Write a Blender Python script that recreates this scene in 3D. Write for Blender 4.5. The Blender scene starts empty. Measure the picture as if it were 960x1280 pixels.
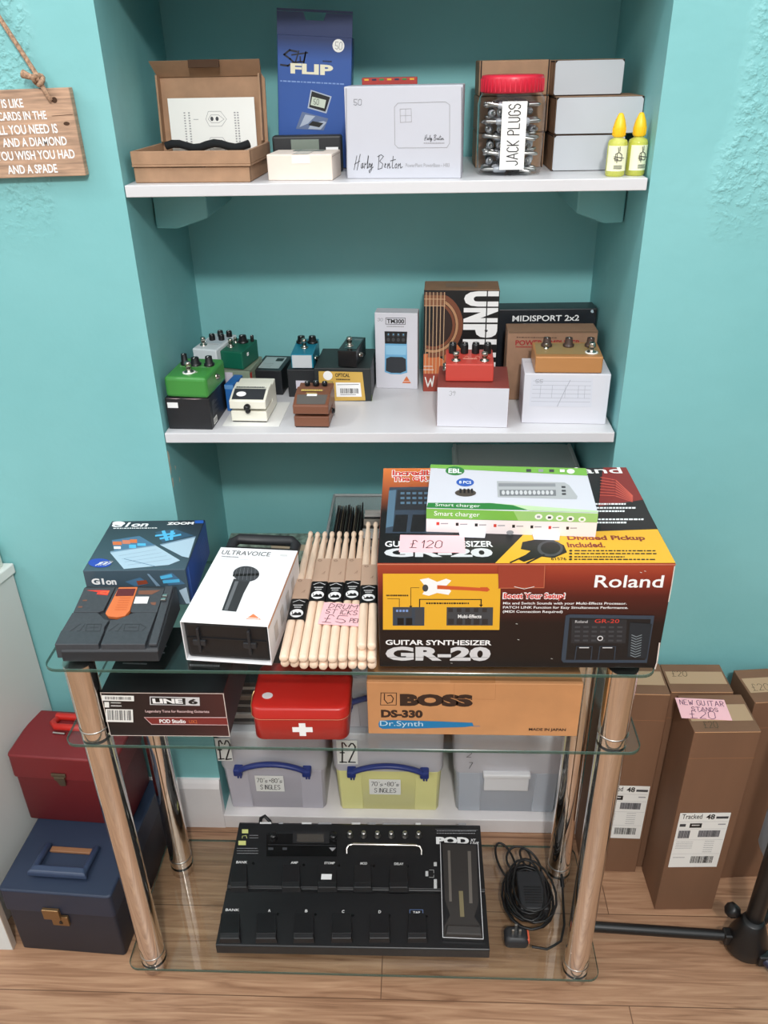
import bpy, bmesh, math, random
import numpy as np
from mathutils import Vector as V, Matrix
random.seed(7)
PI = math.pi
S = bpy.context.scene
C = S.collection

# ------------------------------------------------------------------ camera
R_ = V((0.999155, 0.036882, -0.018144)); U_ = V((-0.002132, 0.487341, 0.873209)); W_ = V((-0.041048, 0.872433, -0.487008))
cd = bpy.data.cameras.new('camera'); cam = bpy.data.objects.new('camera', cd); C.objects.link(cam)
cam.matrix_world = Matrix(((R_.x, U_.x, -W_.x, 0.0527), (R_.y, U_.y, -W_.y, 0), (R_.z, U_.z, -W_.z, 1.5871), (0, 0, 0, 1)))
cd.sensor_fit = 'VERTICAL'; cd.sensor_height = 32; cd.sensor_width = 24; cd.lens = 1018.96 / 1280 * 32
cd.clip_start = .02
S.camera = cam
# ------------------------------------------------------------------ world, lamps, exposure
w = bpy.data.worlds.new('world'); S.world = w; w.use_nodes = True
w.node_tree.nodes['Background'].inputs[0].default_value = (.93, .97, 1, 1)
w.node_tree.nodes['Background'].inputs[1].default_value = 1.75
def lamp(name, loc, tgt, power, size, col=(1, .97, .93)):
    l = bpy.data.lights.new(name, 'AREA'); l.shape = 'DISK'; l.size = size; l.energy = power; l.color = col
    o = bpy.data.objects.new(name, l); C.objects.link(o); o.location = loc
    o.rotation_euler = (V(tgt) - V(loc)).to_track_quat('-Z', 'Y').to_euler()
lamp('ceiling_lamp_key', (.22, -.92, 2.77), (0, 1.2, .9), 47, .2)
lamp('ceiling_lamp_side', (-2.0, .43, 3.3), (0, 1.2, .9), 14, .22)
S.view_settings.view_transform = 'Standard'; S.view_settings.look = 'None'
S.view_settings.exposure = 0.0; S.view_settings.gamma = 1; S.view_settings.use_curve_mapping = False

# ------------------------------------------------------------------ materials
def lin(c): return tuple(((v / 255) / 12.92 if v / 255 <= .04045 else ((v / 255 + .055) / 1.055) ** 2.4) for v in c) + (1,)
MC = {}
def mat(name, c=(128, 128, 128), rough=.6, metal=0, spec=.5, var=0, scale=60, alpha=1, bump=0, bscale=300, trans=0, stretch=None):
    if name in MC: return MC[name]
    m = bpy.data.materials.new(name); m.use_nodes = True; n = m.node_tree.nodes; L = m.node_tree.links
    b = n['Principled BSDF']; b.inputs['Base Color'].default_value = lin(c); b.inputs['Roughness'].default_value = rough
    b.inputs['Metallic'].default_value = metal; b.inputs['Specular IOR Level'].default_value = spec; b.inputs['Alpha'].default_value = alpha
    b.inputs['Transmission Weight'].default_value = trans
    if var or bump:
        tc = n.new('ShaderNodeTexCoord'); mp = n.new('ShaderNodeMapping'); L.new(tc.outputs['Object'], mp.inputs[0])
        if stretch: mp.inputs['Scale'].default_value = stretch
    if var:
        t = n.new('ShaderNodeTexNoise'); t.inputs['Scale'].default_value = scale; t.inputs['Detail'].default_value = 4; L.new(mp.outputs[0], t.inputs[0])
        r = n.new('ShaderNodeValToRGB'); r.color_ramp.elements[0].position = .3; r.color_ramp.elements[1].position = .7
        r.color_ramp.elements[0].color = lin(tuple(max(0, v * (1 - var)) for v in c)); r.color_ramp.elements[1].color = lin(tuple(min(255, v * (1 + var)) for v in c))
        L.new(t.outputs['Fac'], r.inputs[0]); L.new(r.outputs[0], b.inputs['Base Color'])
    if bump:
        t = n.new('ShaderNodeTexNoise'); t.inputs['Scale'].default_value = bscale; t.inputs['Detail'].default_value = 3; L.new(mp.outputs[0], t.inputs[0])
        bp = n.new('ShaderNodeBump'); bp.inputs['Strength'].default_value = bump; bp.inputs['Distance'].default_value = .002
        L.new(t.outputs['Fac'], bp.inputs['Height']); L.new(bp.outputs[0], b.inputs['Normal'])
    MC[name] = m; return m
def ramp_mat(name, axis, stops, rough=.4, a=0, b_=1):
    if name in MC: return MC[name]
    m = bpy.data.materials.new(name); m.use_nodes = True; n = m.node_tree.nodes; L = m.node_tree.links; b = n['Principled BSDF']
    tc = n.new('ShaderNodeTexCoord'); sp = n.new('ShaderNodeSeparateXYZ'); L.new(tc.outputs['Object'], sp.inputs[0])
    mr = n.new('ShaderNodeMapRange'); mr.inputs[1].default_value = a; mr.inputs[2].default_value = b_; L.new(sp.outputs[axis], mr.inputs[0])
    r = n.new('ShaderNodeValToRGB'); e = r.color_ramp.elements
    while len(e) < len(stops): e.new(.5)
    for i, (p, c) in enumerate(stops): e[i].position = p; e[i].color = lin(c)
    L.new(mr.outputs[0], r.inputs[0]); L.new(r.outputs[0], b.inputs['Base Color']); b.inputs['Roughness'].default_value = rough
    MC[name] = m; return m
def glass_mat(name, tint, ior=1.45, gl_rough=0):
    m = bpy.data.materials.new(name); m.use_nodes = True; n = m.node_tree.nodes; L = m.node_tree.links
    n.remove(n['Principled BSDF']); o = n['Material Output']
    t = n.new('ShaderNodeBsdfTransparent'); t.inputs[0].default_value = tint
    g = n.new('ShaderNodeBsdfGlossy'); g.inputs['Roughness'].default_value = gl_rough
    lw = n.new('ShaderNodeLayerWeight'); lw.inputs[0].default_value = .5; p5 = n.new('ShaderNodeMath'); p5.operation = 'POWER'; L.new(lw.outputs['Facing'], p5.inputs[0]); p5.inputs[1].default_value = 5
    f = n.new('ShaderNodeMath'); f.operation = 'MULTIPLY_ADD'; r0 = ((ior - 1) / (ior + 1)) ** 2; L.new(p5.outputs[0], f.inputs[0]); f.inputs[1].default_value = 1 - r0; f.inputs[2].default_value = r0
    x = n.new('ShaderNodeMixShader'); L.new(f.outputs[0], x.inputs[0]); L.new(t.outputs[0], x.inputs[1]); L.new(g.outputs[0], x.inputs[2]); L.new(x.outputs[0], o.inputs[0])
    MC[name] = m; return m

WHITE = mat('white_print', (238, 238, 238), .5); BLACK = mat('black_print', (16, 16, 17), .45); PAPER = mat('paper', (232, 232, 228), .7)
KRAFT = mat('kraft_card', (160, 126, 98), .75, var=.05, scale=40, bump=.1, bscale=500)
KRAFT2 = mat('kraft_card_dull', (122, 88, 65), .75, var=.04, scale=14, stretch=(1, 1, .2))
KDARK = mat('kraft_shadow_gap', (70, 48, 32), .9)
PINK = mat('pink_card', (246, 190, 196), .7); INK = mat('pen_ink', (30, 26, 34), .6); INKP = mat('purple_pen_ink', (92, 38, 84), .6)
WCARD = mat('white_card', (208, 208, 216), .55); GREYL = mat('grey_print', (150, 150, 154), .5); GREYD = mat('dark_grey_print', (62, 64, 68), .45)
CHROME = mat('chrome', (235, 228, 220), .07, 1); STEEL = mat('satin_steel', (190, 188, 184), .28, 1)
BPLAST = mat('black_plastic', (24, 24, 26), .42, var=.1, scale=120); BPL2 = mat('black_plastic_soft', (36, 37, 40), .5)
BCARD = mat('black_card', (30, 32, 36), .45, var=.08, scale=30)
RED = mat('red_print', (196, 44, 34), .45); ORANGE = mat('orange_print', (208, 110, 58), .5); YEL = mat('yellow_print', (226, 170, 44), .45)
GREEN = mat('green_print', (118, 178, 72), .45); DGREEN = mat('dark_green_print', (44, 124, 58), .45); BLUE = mat('blue_print', (40, 92, 178), .45)
BRONZE = mat('antique_brass', (150, 120, 84), .35, .8)

# ------------------------------------------------------------------ mesh builder
class Face:
    def __init__(s, O, U, Vv, w, h, quad=None):
        s.O, s.U, s.V, s.w, s.h = V(O), V(U), V(Vv), w, h; s.N = s.U.cross(s.V); s.H = None
        if quad:   # corners TL TR BR BL of this face in the sketch it was drawn from
            src = quad; dst = [(0, h), (w, h), (w, 0), (0, 0)]; A = []; B = []
            for (x, y), (u, v) in zip(src, dst):
                A.append([x, y, 1, 0, 0, 0, -u * x, -u * y]); B.append(u); A.append([0, 0, 0, x, y, 1, -v * x, -v * y]); B.append(v)
            s.H = np.append(np.linalg.solve(np.array(A, float), np.array(B, float)), 1)
    def q(s, x, y):
        if s.H is None: return x, y
        h = s.H; d = h[6] * x + h[7] * y + 1
        return (h[0] * x + h[1] * y + h[2]) / d, (h[3] * x + h[4] * y + h[5]) / d
    def P(s, u, v, off=0): return s.O + s.U * u + s.V * v + s.N * off
TXT = {}
def text_mesh(t, bold=0, shear=0, space=1):
    k = (t, bold, shear, space)
    if k in TXT: return TXT[k]
    cu = bpy.data.curves.new('t', 'FONT'); cu.body = t; cu.offset = bold; cu.shear = shear; cu.resolution_u = 3; cu.fill_mode = 'FRONT'; cu.space_character = space
    o = bpy.data.objects.new('t', cu); me = o.to_mesh()
    vs = [(v.co.x, v.co.y) for v in me.vertices]; fs = [tuple(p.vertices) for p in me.polygons]
    o.to_mesh_clear(); bpy.data.objects.remove(o); bpy.data.curves.remove(cu)
    x0 = min(v[0] for v in vs); x1 = max(v[0] for v in vs); y0 = min(v[1] for v in vs); y1 = max(v[1] for v in vs)
    vs = [((v[0] - x0) / (x1 - x0), (v[1] - y0) / (y1 - y0)) for v in vs]
    TXT[k] = (vs, fs, (x1 - x0) / (y1 - y0)); return TXT[k]
# single-stroke handwriting: digits are x,y on a 4 by 6 grid
ST = {'A': '00 26 40|12 32', 'B': '00 06 26 35 34 23 03|23 32 31 20 00', 'C': '35 26 16 05 01 10 20 31', 'D': '00 06 16 34 32 10 00', 'E': '30 00 06 36|03 23', 'F': '00 06 36|03 23',
      'G': '35 26 16 05 01 10 20 31 33 23', 'H': '00 06|30 36|03 33', 'I': '20 26', 'J': '36 31 20 10 01', 'K': '00 06|36 03 30', 'L': '06 00 30', 'M': '00 06 23 46 40', 'N': '00 06 30 36',
      'O': '16 05 01 10 20 31 35 26 16', 'P': '00 06 26 35 34 23 03', 'R': '00 06 26 35 34 23 03|13 30', 'S': '35 26 16 05 04 13 23 32 31 20 10 01', 'T': '06 46|26 20', 'U': '06 01 10 20 31 36',
      'V': '06 20 46', 'W': '06 10 24 30 46', 'Y': '06 23 46|23 20', '0': '16 05 01 10 20 31 35 26 16', '1': '14 26 20', '2': '05 16 26 35 34 00 30', '3': '05 16 26 35 34 23 32 31 20 10 01',
      '5': '36 06 03 23 32 31 20 01', '7': '06 36 10', '8': '13 04 05 16 26 35 34 23 13 02 01 10 20 31 32 23', '9': '34 14 04 05 16 26 35 34 20', '£': '35 26 16 14 13 10 00|10 30|03 23', '+': '22 24|13 33', "'": '16 15', '"': '16 14|26 24',
      'a': '32 23 13 02 01 10 21 33|33 30 41', 'r': '00 03|02 13 33', 'l': '00 26 16 00 10 21', 'e': '02 32 33 23 12 01 10 30', 'y': '03 01 20 33|33 20 00', 'n': '00 03|02 13 23 30 41', 't': '26 11 20 31|04 44', 'o': '13 02 01 10 20 31 32 23 13', 's': '33 13 02 31 10 00', ' ': ''}
def stroke_lines(t, gap=1.3):
    out = []; x = 0
    for ch in t:
        g = ST.get(ch, ''); wd = 0
        for s in g.split('|'):
            pts = [(x + int(a[0]) + random.uniform(-.12, .12), int(a[1]) + random.uniform(-.12, .12)) for a in s.split()]
            if pts: out.append(pts); wd = max(wd, max(int(a[0]) for a in s.split()))
        x += (wd if g else 1.5) + gap
    return out, x - gap
class G:
    def __init__(s): s.v = []; s.f = []; s.m = []; s.sm = []; s.mats = []; s.lay = .0003
    def mi(s, m):
        if m not in s.mats: s.mats.append(m)
        return s.mats.index(m)
    def add(s, vs, fs, m, smooth=False, M=None):
        b = len(s.v); s.v += [tuple(M @ V(v)) if M else tuple(v) for v in vs]; k = s.mi(m)
        for f in fs: s.f.append(tuple(b + i for i in f)); s.m.append(k); s.sm.append(smooth)
        return s
    def bm(s, bm, m, smooth=False, M=None):
        bm.verts.index_update(); s.add([v.co[:] for v in bm.verts], [[v.index for v in f.verts] for f in bm.faces], m, smooth, M); bm.free(); return s
    def hexa(s, P, m, bev=0, seg=2, M=None):    # 8 corners: bottom ccw then top ccw
        bm = bmesh.new(); vs = [bm.verts.new(p) for p in P]
        for f in ((3, 2, 1, 0), (4, 5, 6, 7), (0, 1, 5, 4), (1, 2, 6, 5), (2, 3, 7, 6), (3, 0, 4, 7)): bm.faces.new([vs[i] for i in f])
        if bev: bmesh.ops.bevel(bm, geom=bm.edges[:], offset=bev, segments=seg, affect='EDGES', profile=.5)
        return s.bm(bm, m, False, M)
    def box(s, x0, x1, y0, y1, z0, z1, m, bev=0, seg=2, M=None):
        return s.hexa([(x0, y0, z0), (x1, y0, z0), (x1, y1, z0), (x0, y1, z0), (x0, y0, z1), (x1, y0, z1), (x1, y1, z1), (x0, y1, z1)], m, bev, seg, M)
    def prism(s, F, poly, d, m, bev=0, M=None):  # polygon extruded along the face normal by d
        bm = bmesh.new(); a = [bm.verts.new(F.P(u, v, 0)) for u, v in poly]; b = [bm.verts.new(F.P(u, v, d)) for u, v in poly]; n = len(poly)
        bm.faces.new(a[::-1]); bm.faces.new(b)
        for i in range(n): bm.faces.new((a[i], a[(i + 1) % n], b[(i + 1) % n], b[i]))
        bmesh.ops.recalc_face_normals(bm, faces=bm.faces[:])
        if bev: bmesh.ops.bevel(bm, geom=bm.edges[:], offset=bev, segments=2, affect='EDGES', profile=.5)
        return s.bm(bm, m, False, M)
    def lathe(s, prof, m, n=24, M=None, smooth=True, cap=True):
        vs = []; fs = []
        for r, z in prof: vs += [(r * math.cos(2 * PI * i / n), r * math.sin(2 * PI * i / n), z) for i in range(n)]
        for k in range(len(prof) - 1):
            for i in range(n): j = (i + 1) % n; fs.append((k * n + i, k * n + j, k * n + n + j, k * n + n + i))
        s.add(vs, fs, m, smooth, M)
        if cap:
            b = len(prof) - 1; s.add(vs, [tuple(range(n))[::-1], tuple(b * n + i for i in range(n))], m, False, M)
        return s
    def loft(s, secs, m, M=None, nc=5, smooth=True, cap=(True, True)):   # rounded rectangles (z, w, d, r[, cx, cy])
        vs = []; fs = []; n = 4 * (nc + 1)
        for q in secs:
            z, w_, d, r = q[:4]; cx, cy = q[4:] if len(q) > 4 else (0, 0)
            for k, (sx, sy) in enumerate(((1, 1), (-1, 1), (-1, -1), (1, -1))):
                for i in range(nc + 1):
                    a = k * PI / 2 + i * PI / 2 / nc; vs.append((cx + sx * (w_ / 2 - r) + r * math.cos(a), cy + sy * (d / 2 - r) + r * math.sin(a), z))
        for k in range(len(secs) - 1):
            for i in range(n): j = (i + 1) % n; fs.append((k * n + i, k * n + j, k * n + n + j, k * n + n + i))
        s.add(vs, fs, m, smooth, M)
        b = len(secs) - 1
        if cap[0]: s.add(vs, [tuple(range(n))[::-1]], m, False, M)
        if cap[1]: s.add(vs, [tuple(b * n + i for i in range(n))], m, False, M)
        return s
    def tube(s, pts, r, m, n=8, closed=False, M=None, flat=1):
        pts = [V(p) for p in pts]; N = len(pts); vs = []; fs = []; up = None
        for i, p in enumerate(pts):
            t = (pts[(i + 1) % N] - pts[i - 1]) if closed else (pts[min(i + 1, N - 1)] - pts[max(i - 1, 0)]); t.normalize()
            if up is None: up = V((0, 0, 1)) if abs(t.z) < .9 else V((0, 1, 0))
            a = t.cross(up).normalized(); b = a.cross(t); up = b; rr = r[i] if isinstance(r, (list, tuple)) else r
            vs += [p + a * (math.cos(2 * PI * k / n) * rr) + b * (math.sin(2 * PI * k / n) * rr * flat) for k in range(n)]
        for i in range(N if closed else N - 1):
            for k in range(n): l = (k + 1) % n; j = (i + 1) % N; fs.append((i * n + k, i * n + l, j * n + l, j * n + k))
        s.add(vs, fs, m, True, M)
        if not closed: s.add(vs, [tuple(range(n))[::-1], tuple((N - 1) * n + k for k in range(n))], m, False, M)
        return s
    # ---- printing on faces
    def up(s, off=None):
        if off is not None: return off
        s.lay += .000012; return s.lay
    def pp(s, F, pts, m, off=None):
        o = s.up(off); q = [F.q(*p) for p in pts]
        ar = sum(q[i - 1][0] * q[i][1] - q[i][0] * q[i - 1][1] for i in range(len(q)))
        if ar < 0: q = q[::-1]
        s.add([F.P(u, v, o) for u, v in q], [tuple(range(len(q)))], m); return s
    def pr(s, F, x0, y0, x1, y1, m, off=None): return s.pp(F, [(x0, y0), (x1, y0), (x1, y1), (x0, y1)], m, off)
    def oval(s, F, x0, y0, x1, y1, m, n=20, off=None):
        return s.pp(F, [((x0 + x1) / 2 + (x1 - x0) / 2 * math.cos(2 * PI * i / n), (y0 + y1) / 2 + (y1 - y0) / 2 * math.sin(2 * PI * i / n)) for i in range(n)], m, off)
    def rectuv(s, F, x0, y0, x1, y1):
        xm, ym = (x0 + x1) / 2, (y0 + y1) / 2
        u0 = F.q(x0, ym)[0]; u1 = F.q(x1, ym)[0]; a = F.q(xm, y0)[1]; b = F.q(xm, y1)[1]
        return u0, min(a, b), u1, max(a, b)
    def tx(s, F, t, x0, y0, x1, y1, m, bold=.0, shear=0, space=1, off=None):
        vs, fs, asp = text_mesh(t, bold, shear, space); u0, v0, u1, v1 = s.rectuv(F, x0, y0, x1, y1); o = s.up(off)
        s.add([F.P(u0 + a * (u1 - u0), v0 + b * (v1 - v0), o) for a, b in vs], fs, m); return s
    def fuzz(s, F, x0, y0, x1, y1, m):     # print too small to read: a row of short dashes
        o = s.up(); x = 0; rr = random.Random(int(abs(x0 * 7 + y0 * 13))); c = (y1 - y0) * .2; y0 += c; y1 -= c
        while x < .97:
            b = min(1, x + rr.uniform(.02, .07)); s.pr(F, x0 + x * (x1 - x0), y0, x0 + b * (x1 - x0), y1, m, o); x = b + .014
        return s
    def full(s, F, m, inset=.0006): return s.add([F.P(u, v, s.up()) for u, v in ((inset, inset), (F.w - inset, inset), (F.w - inset, F.h - inset), (inset, F.h - inset))], [(0, 1, 2, 3)], m)
    def line(s, F, pts, w_, m, off=None):
        o = s.up(off); q = [V(F.q(*p)) for p in pts]
        for a, b in zip(q, q[1:]):
            d = b - a
            if d.length < 1e-7: continue
            d.normalize(); n = V((-d.y, d.x)) * w_ / 2; a2 = a - d * w_ * .4; b2 = b + d * w_ * .4
            s.add([F.P(*(p), o) for p in (a2 - n, b2 - n, b2 + n, a2 + n)], [(0, 1, 2, 3)], m)
        return s
    def ink(s, F, t, x0, y0, x1, y1, m, w_=.0012, slant=.1, off=None):
        L, W = stroke_lines(t); u0, v0, u1, v1 = s.rectuv(F, x0, y0, x1, y1); o = s.up(off); F2 = Face(F.O, F.U, F.V, F.w, F.h)
        for p in L: s.line(F2, [(u0 + (a + slant * b) / W * (u1 - u0), v0 + b / 6 * (v1 - v0)) for a, b in p], w_, m, o)
        return s
    def bars(s, F, x0, y0, x1, y1, m, n=22):
        random.seed(3); x = 0; o = s.up()
        for i in range(n):
            a = (i + random.uniform(0, .3)) / n; b = a + random.uniform(.3, .8) / n; s.pr(F, x0 + a * (x1 - x0), y0, x0 + b * (x1 - x0), y1, m, o)
        return s
    def build(s, name, parent=None, loc=None, rot=None):
        me = bpy.data.meshes.new(name); me.from_pydata(s.v, [], s.f)
        for m in s.mats: me.materials.append(m)
        me.polygons.foreach_set('material_index', s.m); me.polygons.foreach_set('use_smooth', s.sm); me.update()
        o = bpy.data.objects.new(name, me); C.objects.link(o)
        if parent: o.parent = parent
        if loc: o.location = loc
        if rot is not None: o.rotation_euler = rot if isinstance(rot, (tuple, list)) else (0, 0, rot)
        return o
def tag(o, label, cat, group=None, kind=None):
    o['label'] = label; o['category'] = cat
    if group: o['group'] = group
    if kind: o['kind'] = kind
    return o
def struct(o): o['kind'] = 'structure'; return o
def thing(name, label, cat, loc, rot=0, group=None):
    o = bpy.data.objects.new(name, None); C.objects.link(o); o.empty_display_size = .03; o.location = loc
    o.rotation_euler = rot if isinstance(rot, (tuple, list)) else (0, 0, rot); return tag(o, label, cat, group)
def copy_tree(o, parent=None):
    c = o.copy(); C.objects.link(c)
    if parent: c.parent = parent
    for ch in list(o.children): copy_tree(ch, c)
    return c
def faces(w_, d, h, front=None, top=None, left=None, right=None):
    return (Face((-w_ / 2, 0, 0), (1, 0, 0), (0, 0, 1), w_, h, front), Face((-w_ / 2, 0, h), (1, 0, 0), (0, 1, 0), w_, d, top),
            Face((-w_ / 2, d, 0), (0, -1, 0), (0, 0, 1), d, h, left), Face((w_ / 2, 0, 0), (0, 1, 0), (0, 0, 1), d, h, right))
def carton(w_, d, h, m, bev=.0012):
    g = G(); g.box(-w_ / 2, w_ / 2, 0, d, 0, h, m, bev); return g
def put(x0, x1, y0, y1=None):          # front edge from (x0,y0) to (x1,y1): centre and turn
    y1 = y0 if y1 is None else y1; return (x0 + x1) / 2, (y0 + y1) / 2, math.atan2(y1 - y0, x1 - x0)

# ================================================================== the room
def wall_mat():
    m = bpy.data.materials.new('teal_paint'); m.use_nodes = True; n = m.node_tree.nodes; L = m.node_tree.links; b = n['Principled BSDF']
    tc = n.new('ShaderNodeTexCoord'); sp = n.new('ShaderNodeSeparateXYZ'); L.new(tc.outputs['Object'], sp.inputs[0])
    def math_(op, a, c=None, d=None):
        k = n.new('ShaderNodeMath'); k.operation = op
        for i, v in enumerate((a, c, d)):
            if v is None: continue
            if isinstance(v, (int, float)): k.inputs[i].default_value = v
            else: L.new(v, k.inputs[i])
        return k.outputs[0]
    big = n.new('ShaderNodeTexNoise'); big.inputs['Scale'].default_value = 3; big.inputs['Detail'].default_value = 6; L.new(tc.outputs['Object'], big.inputs[0])
    r = n.new('ShaderNodeValToRGB'); r.color_ramp.elements[0].position = .3; r.color_ramp.elements[1].position = .75
    r.color_ramp.elements[0].color = lin((121, 183, 185)); r.color_ramp.elements[1].color = lin((131, 191, 193)); L.new(big.outputs[0], r.inputs[0])
    L.new(r.outputs[0], b.inputs['Base Color']); b.inputs['Roughness'].default_value = .5; b.inputs['Specular IOR Level'].default_value = .35
    # coarse stipple high up and away from the alcove, smooth plaster round the alcove
    ax = math_('ABSOLUTE', sp.outputs[0]); wob = math_('MULTIPLY', big.outputs[0], .12)
    mx = n.new('ShaderNodeMapRange'); mx.interpolation_type = 'SMOOTHSTEP'; mx.inputs[1].default_value = .555; mx.inputs[2].default_value = .585; L.new(math_('ADD', ax, wob), mx.inputs[0])
    mz = n.new('ShaderNodeMapRange'); mz.interpolation_type = 'SMOOTHSTEP'; mz.inputs[1].default_value = 1.36; mz.inputs[2].default_value = 1.5; L.new(math_('ADD', sp.outputs[2], wob), mz.inputs[0])
    msk = math_('MULTIPLY', mx.outputs[0], mz.outputs[0])
    st = n.new('ShaderNodeTexNoise'); st.inputs['Scale'].default_value = 95; st.inputs['Detail'].default_value = 3; L.new(tc.outputs['Object'], st.inputs[0])
    fine = n.new('ShaderNodeTexNoise'); fine.inputs['Scale'].default_value = 30; fine.inputs['Detail'].default_value = 5; L.new(tc.outputs['Object'], fine.inputs[0])
    hgt = math_('ADD', math_('MULTIPLY', math_('SMOOTH_MAX', st.outputs[0], .45, .1), math_('MULTIPLY', msk, 1.1)), math_('MULTIPLY', fine.outputs[0], .16))
    bp = n.new('ShaderNodeBump'); bp.inputs['Strength'].default_value = .75; bp.inputs['Distance'].default_value = .008; L.new(hgt, bp.inputs['Height']); L.new(bp.outputs[0], b.inputs['Normal'])
    return m
TEAL = wall_mat()
def floor_mat():
    m = bpy.data.materials.new('oak_laminate'); m.use_nodes = True; n = m.node_tree.nodes; L = m.node_tree.links; b = n['Principled BSDF']
    tc = n.new('ShaderNodeTexCoord'); mp = n.new('ShaderNodeMapping'); L.new(tc.outputs['Object'], mp.inputs[0]); mp.inputs['Location'].default_value = (.8225, -.9138 + .19 * 6, 0)
    br = n.new('ShaderNodeTexBrick'); br.inputs['Scale'].default_value = 1; br.inputs['Brick Width'].default_value = 1.28; br.inputs['Row Height'].default_value = .19; br.inputs['Mortar Size'].default_value = .0011
    br.inputs['Mortar Smooth'].default_value = .2; br.offset = .37; br.inputs['Color1'].default_value = (.42, .42, .42, 1); br.inputs['Color2'].default_value = (.6, .6, .6, 1); br.inputs['Mortar'].default_value = (0, 0, 0, 1)
    L.new(mp.outputs[0], br.inputs[0])
    mp2 = n.new('ShaderNodeMapping'); mp2.inputs['Scale'].default_value = (2.2, 34, 1); L.new(tc.outputs['Object'], mp2.inputs[0])
    no = n.new('ShaderNodeTexNoise'); no.inputs['Scale'].default_value = 2.2; no.inputs['Detail'].default_value = 8; no.inputs['Distortion'].default_value = 1.4; L.new(mp2.outputs[0], no.inputs[0])
    r = n.new('ShaderNodeValToRGB'); e = r.color_ramp.elements; e[0].position = .25; e[0].color = lin((124, 88, 64)); e[1].position = .78; e[1].color = lin((184, 147, 116)); k = e.new(.5); k.color = lin((160, 122, 94))
    L.new(no.outputs[0], r.inputs[0])
    mx = n.new('ShaderNodeMix'); mx.data_type = 'RGBA'; mx.blend_type = 'OVERLAY'; mx.inputs[0].default_value = .45; L.new(r.outputs[0], mx.inputs[6]); L.new(br.outputs[0], mx.inputs[7])
    dk = n.new('ShaderNodeMix'); dk.data_type = 'RGBA'; L.new(br.outputs['Fac'], dk.inputs[0]); L.new(mx.outputs[2], dk.inputs[6]); dk.inputs[7].default_value = lin((104, 74, 54))
    L.new(dk.outputs[2], b.inputs['Base Color']); b.inputs['Roughness'].default_value = .42
    return m
PAINTW = mat('white_gloss_paint', (226, 222, 222), .4, var=.02, scale=9)
YN, YB, XL, XR = 1.323, 1.661, -.4, .4
g = G(); g.box(-2.4, 2.4, -2.6, 1.75, -.06, 0, floor_mat()); struct(g.build('floor'))
g = G(); g.box(-2.4, XL, YN, 1.76, 0, 2.8, TEAL); CHIP = mat('bare_plaster', (206, 198, 178), .8, var=.12, scale=60); SC = Face((XL, YN, 0), (0, 1, 0), (0, 0, 1), 1, 1)   # chipped corner under the lower shelf
for p in ([(.001, .974), (.007, .970), (.010, .958), (.006, .948), (.009, .936), (.004, .926), (.001, .924)], [(.002, .918), (.010, .915), (.008, .900), (.002, .897)], [(.03, .93), (.036, .926), (.032, .918)], [(.045, .90), (.050, .892), (.044, .886)]): g.pp(SC, p, CHIP)
struct(g.build('wall_left'))
g = G(); g.box(XR, 2.4, YN, 1.76, 0, 2.8, TEAL); struct(g.build('wall_right'))
g = G(); g.box(XL, XR, YB, 1.76, 0, 1.72, TEAL); struct(g.build('wall_back'))
g = G(); g.box(XL, XR, YN, 1.76, 1.72, 2.8, TEAL); struct(g.build('wall_upper'))
RW = mat('room_wall_paint', (228, 226, 224), .7, var=.03, scale=2)  # unseen room walls, added to block low ambient and bounce light back
g = G(); g.box(-2.46, -2.4, -2.6, 1.76, 0, 2.8, RW); struct(g.build('wall_unseen_left'))
g = G(); g.box(2.4, 2.46, -2.6, 1.76, 0, 2.8, mat('room_wall_dark', (64, 60, 58), .7)); struct(g.build('wall_unseen_right'))  # unseen wall, coloured dark to cut ambient light from the right
g = G(); g.box(-2.46, 2.46, -2.66, -2.6, 0, 2.8, RW); struct(g.build('wall_unseen_opposite'))
def board(name, x0, x1):
    F = Face((x0, YN, 0), (0, -1, 0), (0, 0, 1), 1, 1); g = G()
    g.prism(F, [(0, 0), (.016, 0), (.016, .128), (.011, .14), (.006, .148), (0, .148)], x1 - x0, PAINTW, 0)
    # extrusion runs along the face normal, which points to -x here: mirror it
    g.v = [(2 * x0 - v[0], v[1], v[2]) for v in g.v]; g.f = [f[::-1] for f in g.f]; return struct(g.build(name))
board('baseboard_left', -2.4, XL); board('baseboard_right', XR, 2.4)
g = G(); g.box(XL, XR, 1.307, YB, 0, .042, PAINTW, .002); struct(g.build('trim_1'))
g = G(); g.box(XL, XR, 1.648, YB, .042, .15, PAINTW, .002); struct(g.build('trim_2'))
def batten(name, x0, x1, ch):          # painted block carrying the upper shelf
    g = G(); z1 = 1.4045; F = Face((x0, 1.45, z1), (1, 0, 0), (0, 0, 1), 1, 1); W = x1 - x0
    poly = [(0, 0), (0, -.068), (W * .4, -.069), (W, -.052), (W, 0)] if ch else [(0, 0), (0, -.052), (W * .6, -.069), (W, -.068), (W, 0)]
    g.prism(F, poly, -.21, TEAL, .003); return struct(g.build(name))
batten('trim_3', XL + .002, -.306, True); batten('trim_4', .318, XR - .002, False)

# shelves
SHELF = mat('white_melamine', (206, 206, 209), .38, var=.015, scale=5)
for z1, t, lab in ((1.4225, .0175, 'upper white alcove shelf carrying the jar and white boxes'), (1.009, .0185, 'lower white alcove shelf carrying the guitar pedals')):
    g = G(); g.box(XL + .002, XR - .004, YN - .002, YB - .001, z1 - t, z1, SHELF, .0012); tag(g.build('alcove_shelf'), lab, 'shelf', 'alcove shelves')

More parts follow.
